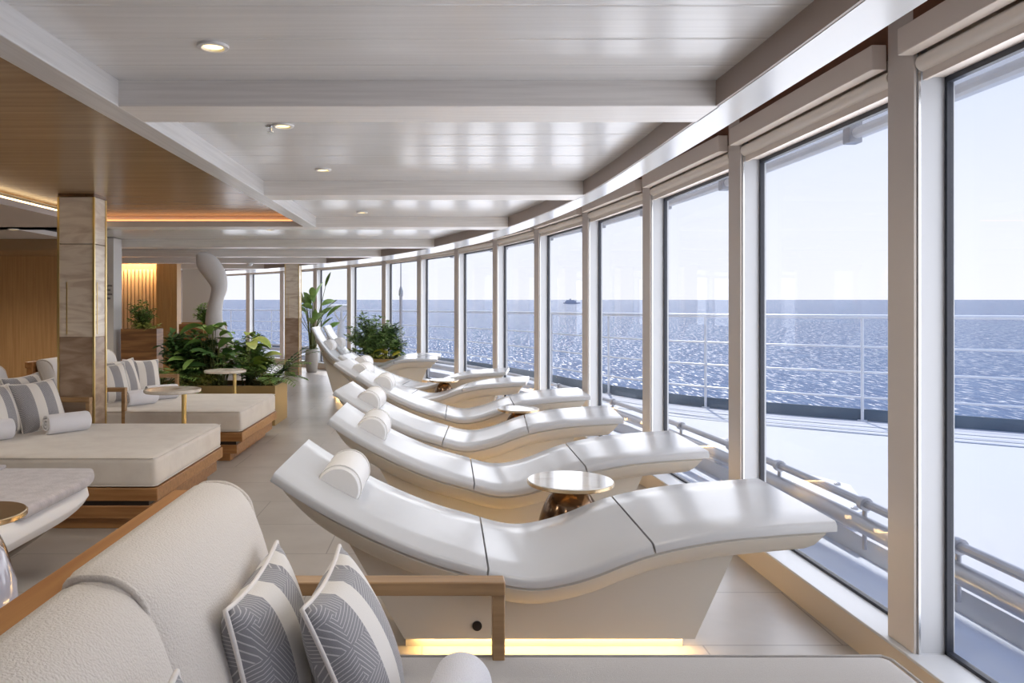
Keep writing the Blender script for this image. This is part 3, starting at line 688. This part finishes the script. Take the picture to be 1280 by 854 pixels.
l7, l8 = (-1.10, 12.37, 0), (-1.05, 13.2, 0)
ob7.location = l7
dup(ob7, l8, 0, 'farthest white lounger with a steep tall back, behind its twin before the shrub planter')
pillow_on(l7, 0, 'white half round headrest pillow on the steep lounger, left one of the far pair', ZF7, -.80, 0)
pillow_on(l8, 0, 'white half round headrest pillow on the farthest lounger, right one of the far pair', ZF7, -.80, 0)

# ------------------------------------------------------------------ small round tables
def bell_table(x, y, h, r, label, top, base, rim=None):
    t = thing('side_table', label, 'table', (x, y, 0), 0, 'round side tables with bell bases')
    b = MB(); b.lathe([(.001, h - .022), (r - .02, h - .022), (r - .004, h - .014), (r, h - .004), (r - .003, h), (.001, h)], n=56); b.build('table_top', top, t, smooth=True, auto=40)
    prof = []
    rb = r * .84
    for k in range(15):
        a = k / 14 * math.pi / 2; prof.append((max(.001, rb * math.sin(a) ** .9), .03 + (h - .055) * math.cos(a) ** .8))
    prof.append((rb, 0)); prof.append((.001, 0))
    b = MB(); b.lathe(prof, n=48); b.build('bell_base', base, t, smooth=True, auto=60)
    b = MB(); b.lathe([(r - .003, h - .024), (r + .003, h - .02), (r + .003, h - .006), (r - .003, h - .004)], n=56); b.build('rim', M['brass_pale'], t, smooth=True)
    return t
bell_table(.675, 4.11, .512, .23, 'round pale table with dark bell base between the two nearest loungers', M['table_top'], M['bronze'])
bell_table(.67, 7.0, .512, .19, 'round pale table between the third and fourth loungers from the camera', M['table_top'], M['bronze'])
bell_table(-.02, 9.72, .512, .19, 'round pale table between the fifth and sixth loungers from the camera', M['table_top'], M['bronze'])
bell_table(-1.945, 3.12, .60, .20, 'round bronze topped table at the left edge, before the grey covered chaise', M['brass_pale'], M['bronze'])
def stem_table(x, y, h, r, sx, label):
    t = thing('drinks_table', label, 'table', (x, y, 0), 0, 'marble drinks tables by the daybeds')
    b = MB(); b.lathe([(.001, h - .03), (r - .008, h - .03), (r, h - .024), (r, h - .004), (r - .004, h), (.001, h)], n=48); b.build('table_top', M['marble'], t, smooth=True, auto=40)
    b = MB(); b.lathe([(.021, .012), (.021, h - .03)], sx, 0, 20); b.build('stem', M['gold'], t, smooth=True)
    b = MB(); b.lathe([(.001, 0), (.15, 0), (.15, .010), (.001, .012)], sx * .5, 0, 36); b.build('foot', M['gold'], t, smooth=True, auto=40)
stem_table(-2.42, 6.74, .718, .242, .10, 'round marble table on an off centre gold stem between the two left daybeds')
stem_table(-2.58, 8.90, .705, .238, .11, 'round marble table on a gold stem in front of the large leafy planter')
t = thing('garden_stool', 'lilac glazed ceramic drum stool at the left edge below the bronze table', 'stool', (-1.735, 2.66, 0))
b = MB(); b.lathe([(.001, 0), (.15, 0), (.165, .02), (.20, .14), (.218, .30), (.205, .46), (.165, .57), (.13, .60), (.001, .605)], n=48); b.build('body', M['lilac'], t, smooth=True)
b = MB(); b.lathe([(.166, .012), (.172, .02), (.172, .032), (.166, .036)], n=48); b.build('foot_ring', M['lilac'], t, smooth=True)

# ------------------------------------------------------------------ daybeds
DL_, DW = 1.98, 1.45
def crown(hx, hy, hz, amt):
    def fn(x, y, z):
        return (x, y, z + (amt * (1 - (x / hx) ** 2) * (1 - (y / hy) ** 2) if z > 0 else 0))
    return fn
def make_daybed(name, label):
    t = thing(name, label, 'daybed', group='teak daybeds with canvas mattresses')
    b = MB(); b.box(0, DL_, 0, DW, .185, .27); b.build('upper_frame', M['teak'], t, bevel=.006)
    b = MB(); b.box(.02, DL_ - .06, .012, DW - .012, .155, .185); b.build('shadow_gap', M['black'], t)
    b = MB(); b.box(.02, DL_ - .05, .0, DW, .07, .155); b.build('lower_frame', M['teak'], t, bevel=.006)
    b = MB(); b.box(.05, DL_ - .12, .03, DW - .03, 0, .07); b.build('plinth', M['teak'], t, bevel=.004)
    hx, hy, hz = (DL_ - .15) / 2, DW / 2 - .002, .10
    b = MB(); b.rbox(hx, hy, hz, .035, .14 + hx, DW / 2, .37, 14, crown(hx, hy, hz, .006)); m = b.build('mattress', M['mattress'], t, smooth=True, auto=0)
    for zz in (.462, .283):
        b = MB(); q = .028; b.tube([(.16, q - .024, zz), (DL_ - .03, q - .024, zz), (DL_ - .012, q, zz), (DL_ - .012, DW - q, zz), (DL_ - .03, DW - q + .024, zz), (.16, DW - q + .024, zz)], .004, 6)
        b.build('piping', M['mattress'], m, smooth=True)
    b = MB(); b.box(-.035, .02, 0, DW, .20, .90); b.box(-.05, .022, -.006, DW + .006, .872, .93); b.build('back_frame', M['teak_orange'], t, bevel=.005)
    lean = .065
    for k, (y0, y1, hz) in enumerate(((.02, DW * .50, .245), (DW * .445, DW - .01, .262))):
        hy = (y1 - y0) / 2
        def fn(x, y, z, hy=hy, hz=hz): 
            puff = .02 * (1 - (y / hy) ** 4) * (1 - (z / hz) ** 4)
            return (x + (puff if x > 0 else 0) - lean * (z / hz) - .03 * max(0, z / hz) ** 3, y, z)
        b = MB(); b.rbox(.075, hy, hz, .06, .168, (y0 + y1) / 2, .705, 10, fn); cu = b.build('back_cushion', M['woven'], t, smooth=True, auto=0)
        b = MB(); rr, ex, ez = .052, .067, hz - .008; path = []
        for cx_, cz_, a0 in ((ex - rr, -(ez - rr), -90), (ex - rr, ez - rr, 0), (-(ex - rr), ez - rr, 90), (-(ex - rr), -(ez - rr), 180)):
            for q in range(7): path.append((cx_ + rr * math.cos(R(a0 + q * 15)), cz_ + rr * math.sin(R(a0 + q * 15))))
        for sgn in (-1, 1):
            p3 = [fn(x, sgn * (hy - .03), z) for x, z in path]; b = MB()
            b.tube([(.168 + p[0], (y0 + y1) / 2 + p[1], .705 + p[2]) for p in p3], .0075, 8)
            b.build('piping', M['woven'], cu, smooth=True, auto=0)
    for y0 in (.0, DW - .05):
        a = sarm = MB(); a.box(.02, .885, y0 - .005, y0 + .055, .65, .688); 
        ar = a.build('arm', M['teak_light'], t, bevel=.004)
        a = MB(); a.box(.85, .884, y0, y0 + .05, .26, .652); a.build('arm_post', M['teak_light'], ar, bevel=.003)
    return t
d0 = make_daybed('daybed', 'large daybed in the foreground with woven back cushions and grey seat')
for ch in d0.children:
    pass
d0.location = (-.72, .70, 0)
d1 = dup(d0, (-3.85, 4.93, 0), 0, 'teak daybed with pale mattress in front of the near travertine column')
d2 = dup(d0, (-3.88, 7.10, 0), 0, 'teak daybed with pale mattress behind the near column, before the leafy planter')
# the foreground seat has the woven fabric of its back cushions
for ch in d0.children:
    if ch.name.startswith('mattress'):
        ch.data = ch.data.copy(); ch.data.materials[0] = M['woven_seat']
        for g in ch.children: g.data = g.data.copy(); g.data.materials[0] = M['woven_seat']
for d in (d1, d2):
    for ch in d.children:
        if ch.name.startswith('back_cushion'):
            ch.data = ch.data.copy(); ch.data.materials[0] = M['hull_white']

# ------------------------------------------------------------------ striped pillows
def make_pillow_mesh(s=.208, th=.085, n=24):
    b = MB(); vs = []; m = n + 1
    def pt(u, v, sg):
        k = 1 - .10 * (1 - u * u) * 1.0, 1 - .10 * (1 - v * v)
        x = s * u * (1 - .09 * (1 - v * v)) ; y = s * v * (1 - .09 * (1 - u * u))
        z = sg * th * (max(0, (1 - u ** 2)) * max(0, (1 - v ** 2))) ** .42
        return (x, y, z)
    for sg in (1, -1):
        g = [pt(-1 + 2 * i / n, -1 + 2 * j / n, sg) for i in range(m) for j in range(m)]
        fs = [(i * m + j, (i + 1) * m + j, (i + 1) * m + j + 1, i * m + j + 1) for i in range(n) for j in range(n)]
        b.add(g, fs if sg > 0 else [f[::-1] for f in fs])
    edge = []
    for i in range(n): edge.append(pt(-1 + 2 * i / n, -1, 1))
    for i in range(n): edge.append(pt(1, -1 + 2 * i / n, 1))
    for i in range(n): edge.append(pt(1 - 2 * i / n, 1, 1))
    for i in range(n + 1): edge.append(pt(-1, 1 - 2 * i / n, 1))
    p = MB(); p.tube(edge, .0055, 6, False); return b, p
pb, pp_ = make_pillow_mesh()
proto_p = thing('striped_pillow', 'grey and cream striped pillow leaning on the foreground back cushion, left of its twin', 'pillow', group='grey striped scatter pillows')
pb.build('cover', M['stripe'], proto_p, smooth=True, auto=0); pp_.build('piping', M['piping'], proto_p, smooth=True, auto=0)
def place_pillow(o, c, face, roll, rollang=0):
    """face: direction the pillow front looks; local x runs along the pillow width (stripes run across x)"""
    f = Vector(face).normalized(); up = Vector((0, 0, 1)); y = (up - f * up.dot(f)).normalized(); x = y.cross(f)
    m = Matrix((x, y, f)).transposed().to_4x4() @ Matrix.Rotation(rollang, 4, 'Z'); m.translation = Vector(c)
    o.location = m.translation; o.rotation_euler = m.to_euler()
place_pillow(proto_p, (-.405, 1.775, .627), (1, -.04, .2), 0, R(2))
PILL = [((-.215, 1.825, .615), (1, -.06, .42), R(1), 'grey and cream striped pillow in the foreground, the right one nearest the nearest lounger'),
        ((-.395, 1.035, .645), (1, .0, .2), R(2), 'striped pillow in the foreground showing only its tip at the bottom edge'),
        ((-3.22, 6.02, .66), (1, -.45, .42), R(3), 'grey striped pillow upright on the column side of the near left daybed'),
        ((-3.38, 5.72, .66), (1, -.15, .40), R(-3), 'grey striped pillow at the left edge of the near left daybed'),
        ((-3.40, 6.18, .69), (1, -.2, .35), R(2), 'striped pillow tucked behind the upright one on the near left daybed'),
        ((-3.40, 7.70, .66), (1, -.7, .40), R(2), 'grey striped pillow right of the column on the far left daybed'),
        ((-3.30, 8.28, .67), (1, -.8, .40), R(-3), 'grey striped pillow farthest right on the far left daybed'),
        ((-3.42, 8.06, .68), (1, -.5, .4), R(4), 'striped pillow in the middle of the group on the far left daybed')]
for c, f, ra, lab in PILL:
    q = dup(proto_p, (0, 0, 0), 0, lab); place_pillow(q, c, f, 0, ra)

# ------------------------------------------------------------------ rolled towels
def make_towel(r=.082, hl=.16):
    n = 110; turns = 2.7; th = .013; out = []; inn = []
    for k in range(n + 1):
        a = k / n * turns * 2 * math.pi; rr = .012 + (r - .012) * k / n
        out.append((rr * math.cos(a), rr * math.sin(a))); inn.append(((rr - th) * math.cos(a), (rr - th) * math.sin(a)))
    rings = []
    for x, s in ((-hl, .93), (-hl + .01, .985), (-hl + .025, 1), (0, 1.01), (hl - .025, 1), (hl - .01, .985), (hl, .93)):
        rings.append([(x, p[0] * s, p[1] * s) for p in out] + [(x, p[0] * s, p[1] * s) for p in inn[::-1]])
    b = MB(); b.loft(rings, True, False)
    m = len(out)
    for ri in (0, len(rings) - 1):
        o = ri * 2 * m
        for k in range(m - 1): b.f.append((o + k, o + k + 1, o + 2 * m - 2 - k, o + 2 * m - 1 - k))
    return b
tw = make_towel().build('rolled_towel', M['towel'], smooth=True, auto=55, weld=False)
tag(tw, 'rolled white towel in the foreground beside the striped pillows', 'towel', 'rolled white towels')
tw.location = (.01, 1.66, .559); tw.rotation_euler = (R(14), 0, R(80))
for loc, rz, lab in [((-2.93, 5.88, .557), R(52), 'rolled white towel before the upright striped pillow on the near left daybed'),
                     ((-3.30, 5.48, .557), R(50), 'rolled white towel at the left edge on the near left daybed'),
                     ((-3.02, 7.52, .557), R(56), 'rolled white towel by the arm of the far left daybed'),
                     ((-2.98, 7.98, .557), R(40), 'rolled white towel under the pillows at the back of the far left daybed')]:
    q = tw.copy(); C.objects.link(q); q.location = loc; q.rotation_euler = (R(14), 0, rz); q['label'] = lab

# ------------------------------------------------------------------ boat shaped chaise with throw, left
t = thing('chaise', 'low boat shaped chaise with white underside and bronze keel at the left edge', 'chaise', (-2.45, 3.37, 0), 0)
taper = lambda x, y, z, L: (x * (1 - .16 * max(0, (y - L * .45) / (L * .55)) ** 2.2), y, z)
b = MB(); b.rbox(.50, .98, .075, .07, 0, 0, .385, 16, lambda x, y, z: (taper(x, y, z, .98)[0] * (1 if z > 0 else 1 - .05 * (-z / .075)), y * (1 if z > 0 else 1 - .04 * (-z / .075)), z)); b.build('hull_cushion', M['hull_white'], t, smooth=True, auto=0)
b = MB(); rings = []
for z, sx, sy in ((.335, .465, .94), (.325, .462, .93), (.28, .41, .84), (.20, .30, .62), (.13, .22, .42), (.10, .20, .36)):
    rings.append([(sx * math.copysign(abs(math.cos(a)) ** .55, math.cos(a)), sy * math.copysign(abs(math.sin(a)) ** .55, math.sin(a)), z) for a in [2 * math.pi * k / 40 for k in range(40)]])
b.loft(rings); b.build('keel', M['bronze'], t, smooth=True, auto=50)
b = MB(); b.lathe([(.001, 0), (.22, 0), (.22, .012), (.17, .10), (.001, .105)], n=36); b.build('foot', M['bronze'], t, smooth=True, auto=50)
t = thing('throw_blanket', 'grey lilac folded throw lying on the boat shaped chaise', 'blanket', (-2.45, 3.95, .461))
b = MB(); b.rbox(.512, .45, .028, .024, 0, 0, .028, 14, lambda x, y, z: (x * (1 - .20 * max(0, (y - .1) / .35) ** 2.2), y, z)); b.build('lower_layer', M['throw'], t, smooth=True, auto=0)
b = MB(); b.rbox(.19, .445, .009, .008, -.26, .0, .065, 12, lambda x, y, z: (x * (1 - .1 * max(0, (y - .1) / .35) ** 2), y, z)); b.build('upper_fold', M['throw'], t, smooth=True, auto=0)

# ------------------------------------------------------------------ planters, pots, sculpture
def planter(name, x0, x1, y0, y1, h, m, label):
    cx, cy = (x0 + x1) / 2, (y0 + y1) / 2; hx, hy = (x1 - x0) / 2, (y1 - y0) / 2
    t = thing(name, label, 'planter', (cx, cy, 0)); e_ = .03
    b = MB(); b.box(-hx, hx, -hy, -hy + e_, 0, h); b.box(-hx, hx, hy - e_, hy, 0, h); b.box(-hx, -hx + e_, -hy + e_, hy - e_, 0, h); b.box(hx - e_, hx, -hy + e_, hy - e_, 0, h)
    b.build('box', m, t, weld=False)
    b = MB(); b.box(-hx + e_, hx - e_, -hy + e_, hy - e_, 0, h - .05); b.build('soil', M['soil'], t); return t
planter('planter', -3.75, -2.07, 9.22, 9.93, .484, M['planter_gold'], 'long bronze planter behind the far left daybed, full of mixed foliage')
planter('planter', -4.53, -4.03, 10.6, 10.85, 1.135, M['planter_wood'], 'tall striped wood planter box right of the pale pier')
planter('planter', -4.95, -4.2, 14.1, 14.6, 1.12, M['planter_wood'], 'far wood planter box beside the white sculpture')
planter('planter', -1.95, -.85, 13.72, 14.1, .50, M['planter_gold'], 'bronze planter with a bushy shrub behind the far loungers')
t = thing('sculpture', 'tall white S curved sculpture rising behind the leafy planter', 'sculpture', (-3.78, 12.5, 0))
def pxw(px, py, Y): return ((px - VPX) * Y / FPX, H - (py - VPY) * Y / FPX)
spine = [(249, 318, 9), (253, 322, 19), (258, 328, 26), (265, 337, 27), (271, 347, 25), (274, 359, 20), (271.5, 371, 17), (269, 383, 18), (267.5, 400, 21), (271, 415, 23), (278, 430, 27), (285, 446, 32), (290, 465, 36), (292, 493, 40)]
pc = catmull([(*pxw(a, c, 12.5), w_ * 12.5 / FPX) for a, c, w_ in spine], 5); b = MB(); rings = []
for i, p in enumerate(pc):
    dd = (pc[min(i + 1, len(pc) - 1)] - pc[max(i - 1, 0)]); tx, tz = dd.x, dd.y; L = math.hypot(tx, tz); nx, nz = -tz / L, tx / L
    rings.append([(p.x + 3.78 + nx * p.z * .5 * math.cos(a), .17 * math.sin(a) * (.5 + p.z), max(0, p.y + nz * p.z * .5 * math.cos(a))) for a in [2 * math.pi * k / 20 for k in range(20)]])
b.loft(rings); b.build('body', M['plaster'], t, smooth=True, auto=60)
b = MB(); b.box(-.02, .42, -.2, .2, 0, .02); b.build('base_plate', M['plaster'], t, bevel=.005)
t = thing('plant_pot', 'tall taupe ceramic pot beside the far travertine column', 'pot', (-2.95, 16.75, 0))
b = MB(); b.lathe([(.001, 0), (.10, 0), (.115, .02), (.145, .25), (.14, .42), (.125, .51), (.105, .51), (.105, .47), (.001, .47)], n=30); b.build('vessel', M['pot'], t, smooth=True, auto=50)
b = MB(); b.lathe([(.001, .468), (.104, .468), (.104, .475), (.001, .478)], n=20); b.build('soil', M['soil'], t)

# ------------------------------------------------------------------ plants
def leaf(b, base, d, L, W_, droop=.3, n=5, tilt=None, tip=.0, fold=.15):
    """one folded leaf blade growing from base along d"""
    d = Vector(d).normalized(); side = d.cross(Vector((0, 0, 1)))
    if side.length < 1e-3: side = Vector((1, 0, 0))
    side.normalize()
    if tilt: side = (Matrix.Rotation(tilt, 3, d) @ side)
    vs = []; fs = []; p = Vector(base); cur = d.copy()
    for i in range(n + 1):
        s = i / n; wd = W_ * (math.sin(math.pi * min(1, s * .92 + .06)) ** .8) * .5
        if i == n: wd = .002
        upv = side.cross(cur).normalized()
        vs += [tuple(p - side * wd + upv * wd * fold), tuple(p), tuple(p + side * wd + upv * wd * fold)]
        if i < n:
            p = p + cur * (L / n); cur = (cur + Vector((0, 0, -1)) * droop / n).normalized()
    for i in range(n):
        for j in range(2):
            a = i * 3 + j; fs.append((a, a + 1, a + 4, a + 3))
    b.add(vs, fs)
def plant(name, label, loc, leafm, group=None):
    t = thing(name, label, 'plant', loc, 0, group); return t, MB(), MB()
def fin(t, lf, stm, leafm, stemm=None):
    lf.build('foliage', leafm, t, weld=False, smooth=True, auto=0)
    if stm.v: stm.build('stem', stemm or M['stem'], t, smooth=True, auto=0, weld=False)
def broad(label, loc, m, n, hgt, L, W_, r, seed, spread=.5):
    g = random.Random(seed); t, lf, st_ = plant('broadleaf_plant', label, loc, m)
    for k in range(n):
        a = g.uniform(0, 6.283); el = g.uniform(.35, 1.0); rr = r * g.uniform(.1, 1)
        h0 = hgt * el; tip = Vector((math.cos(a) * rr * (1.4 - el), math.sin(a) * rr * (1.4 - el) * .55, h0))
        b0 = Vector((math.cos(a) * rr * .25, math.sin(a) * rr * .15, -.03))
        st_.tube([tuple(b0), tuple((b0 + tip) / 2 + Vector((0, 0, .05))), tuple(tip)], [.008, .006, .004], 5)
        leaf(lf, tip, (math.cos(a) * 1.0, math.sin(a) * .9, g.uniform(-.1, .9)), L * g.uniform(.7, 1.15), W_ * g.uniform(.8, 1.15), g.uniform(.5, 1.4), 7, g.uniform(-.5, .5), fold=.25)
    fin(t, lf, st_, m)
def frond(label, loc, m, n, L, seed, up=.9, lw=.02, ll=.16, yaw=None, sq=.7):
    g = random.Random(seed); t, lf, st_ = plant('fern', label, loc, m)
    for k in range(n):
        a = g.uniform(0, 6.283) if yaw is None else g.uniform(*yaw); d = Vector((math.cos(a), math.sin(a) * sq, up * g.uniform(.6, 1.5))).normalized(); p = Vector((math.cos(a) * .04, math.sin(a) * .04, -.03)); pts = [tuple(p)]; LL = L * g.uniform(.7, 1.15)
        for i in range(16):
            p = p + d * LL / 16; d = (d + Vector((0, 0, -.085))).normalized(); pts.append(tuple(p))
            if i > 3:
                s = d.cross(Vector((0, 0, 1))).normalized(); k2 = 1 - abs(i - 9) / 13
                for sg in (-1, 1): leaf(lf, p, s * sg + d * .6, ll * k2, lw, .4, 3, g.uniform(-.3, .3))
        st_.tube(pts, [.006 - .0045 * i / 16 for i in range(17)], 5)
    fin(t, lf, st_, m)
def shrub(label, loc, m, hgt, rx, ry, nb, nl, L, W_, seed, name='shrub', top=.35):
    g = random.Random(seed); t, lf, st_ = plant(name, label, loc, m)
    for k in range(nb):
        a = g.uniform(0, 6.283); q = math.sqrt(g.uniform(0, 1)); end = Vector((math.cos(a) * q * rx, math.sin(a) * q * ry, hgt * (1 - top * q * q) * g.uniform(.45, 1.0)))
        mid = Vector((end.x * .3, end.y * .3, end.z * .55)); path = catmull([(end.x * .08, end.y * .08, -.03), tuple(mid), tuple(end)], 5)
        st_.tube([tuple(p) for p in path], [.007 - .0055 * i / (len(path) - 1) for i in range(len(path))], 4)
        for j in range(nl):
            s = g.uniform(.25, 1) ** .7; p = path[min(len(path) - 1, int(s * (len(path) - 1)))]
            aa = g.uniform(0, 6.283); leaf(lf, p + Vector((g.uniform(-.02, .02), g.uniform(-.02, .02), g.uniform(-.02, .02))), (math.cos(aa), math.sin(aa), g.uniform(-.2, .9)), L * g.uniform(.6, 1.2), W_ * g.uniform(.7, 1.2), .6, 3, g.uniform(-.6, .6))
    fin(t, lf, st_, m)
zp = .44
shrub('dense dark bush at the centre left of the long bronze planter', (-3.25, 9.6, zp), M['leaf_dark'], .80, .42, .26, 60, 34, .11, .042, 1)
broad('broad leaved plant with large upright leaves in the middle of the bronze planter', (-2.95, 9.55, zp), M['leaf'], 26, .76, .30, .145, .34, 2)
broad('broad glossy dark leaved plant at the front of the bronze planter', (-2.80, 9.40, zp), M['leaf_dark'], 26, .42, .25, .115, .36, 3)
broad('yellow green large leaved plant right of centre in the bronze planter', (-2.52, 9.62, zp), M['leaf_gold'], 17, .64, .30, .15, .24, 4)
frond('feathery palm fronds rising at the right end of the bronze planter', (-2.32, 9.6, zp), M['leaf'], 30, .62, 5, 1.2, .024, .16)
frond('fine dark fern fronds at the left end of the bronze planter', (-3.52, 9.42, zp), M['leaf'], 20, .60, 6, 1.0, .026, .16)
shrub('light green low filler at the right front edge of the bronze planter', (-2.22, 9.42, zp), M['leaf_light'], .20, .16, .16, 22, 16, .075, .03, 7, 'ground_cover')
shrub('pale green low plant at the front centre of the bronze planter', (-2.98, 9.36, zp), M['leaf_light'], .20, .26, .10, 22, 14, .10, .04, 8, 'ground_cover')
shrub('russet leaved bush at the back of the bronze planter', (-2.95, 9.72, zp), M['leaf_red'], .66, .34, .16, 30, 24, .09, .035, 9)
shrub('tall light sprigs filling the bronze planter near the right palm', (-2.50, 9.75, zp), M['leaf'], .72, .32, .14, 44, 30, .11, .03, 10)
frond('long dark frond arching right above the bronze planter', (-2.25, 9.7, zp), M['leaf_dark'], 4, .72, 11, 2.2, .028, .15, (-.3, .3))
shrub('wispy green bush in the tall striped wood planter', (-4.28, 10.74, 1.08), M['leaf'], .52, .26, .2, 34, 22, .07, .024, 12)
shrub('pale flowering ground cover at the front of the tall wood planter', (-4.25, 10.70, 1.08), M['leaf_light'], .15, .24, .12, 26, 18, .07, .03, 13, 'ground_cover')
shrub('small upright green bush in the far wood planter by the sculpture', (-4.55, 14.35, 1.06), M['leaf'], .50, .22, .18, 26, 20, .09, .03, 14)
zs = .45
shrub('large feathery green shrub in the planter behind the far loungers', (-1.34, 13.9, zs), M['leaf_shrub'], 1.02, .60, .24, 110, 34, .11, .03, 15, 'shrub', .55)
shrub('slender dark green bush at the right of the shrub planter', (-.90, 13.95, zs), M['leaf_dark'], .78, .30, .14, 26, 22, .11, .03, 16)
broad('bright yellow leaved plant at the front of the shrub planter', (-1.06, 13.80, zs), M['leaf_yellow'], 16, .22, .20, .08, .14, 17)
broad('dark green rosette plant at the right end of the shrub planter', (-.90, 13.82, zs), M['leaf_dark'], 14, .24, .20, .08, .12, 18)
broad('yellow green plant at the left front of the shrub planter', (-1.68, 13.82, zs), M['leaf_light'], 14, .22, .18, .07, .16, 19)
shrub('pale low ground cover along the front of the shrub planter', (-1.25, 13.80, zs), M['leaf_light'], .14, .34, .05, 26, 14, .08, .03, 20, 'ground_cover')
g = random.Random(31); t, lf, st_ = plant('bird_of_paradise', 'tall paddle leaved plant growing from the taupe pot by the far column', (-2.95, 16.75, .47), M['leaf'])
for k in range(24):
    a = g.uniform(0, 6.283); h_ = g.uniform(.45, 1.2); rr = g.uniform(.05, .34); tip = Vector((math.cos(a) * rr + .06, math.sin(a) * rr * .7, h_))
    st_.tube([(math.cos(a) * .04, math.sin(a) * .04, -.02), tuple(tip * .55 + Vector((0, 0, .08))), tuple(tip)], [.012, .009, .006], 6)
    leaf(lf, tip, (math.cos(a) * .7 + .1, math.sin(a) * .6, g.uniform(.3, 1.2)), g.uniform(.3, .46), g.uniform(.12, .17), g.uniform(.3, 1.2), 7, g.uniform(-.8, .8), fold=.2)
st_.tube([(0, 0, 0), (.18, 0, .9), (.36, 0, 1.65)], [.012, .009, .005], 6); leaf(lf, (.30, 0, 1.42), (.3, 0, 1), .34, .10, .5, 6, .9)
for dx, dz in ((.55, 1.12), (-.42, 1.02), (-.40, .80)): st_.tube([(0, 0, .3), (dx * .6, 0, dz * .85), (dx, 0, dz)], [.008, .006, .012], 5)
fin(t, lf, st_, M['leaf'])
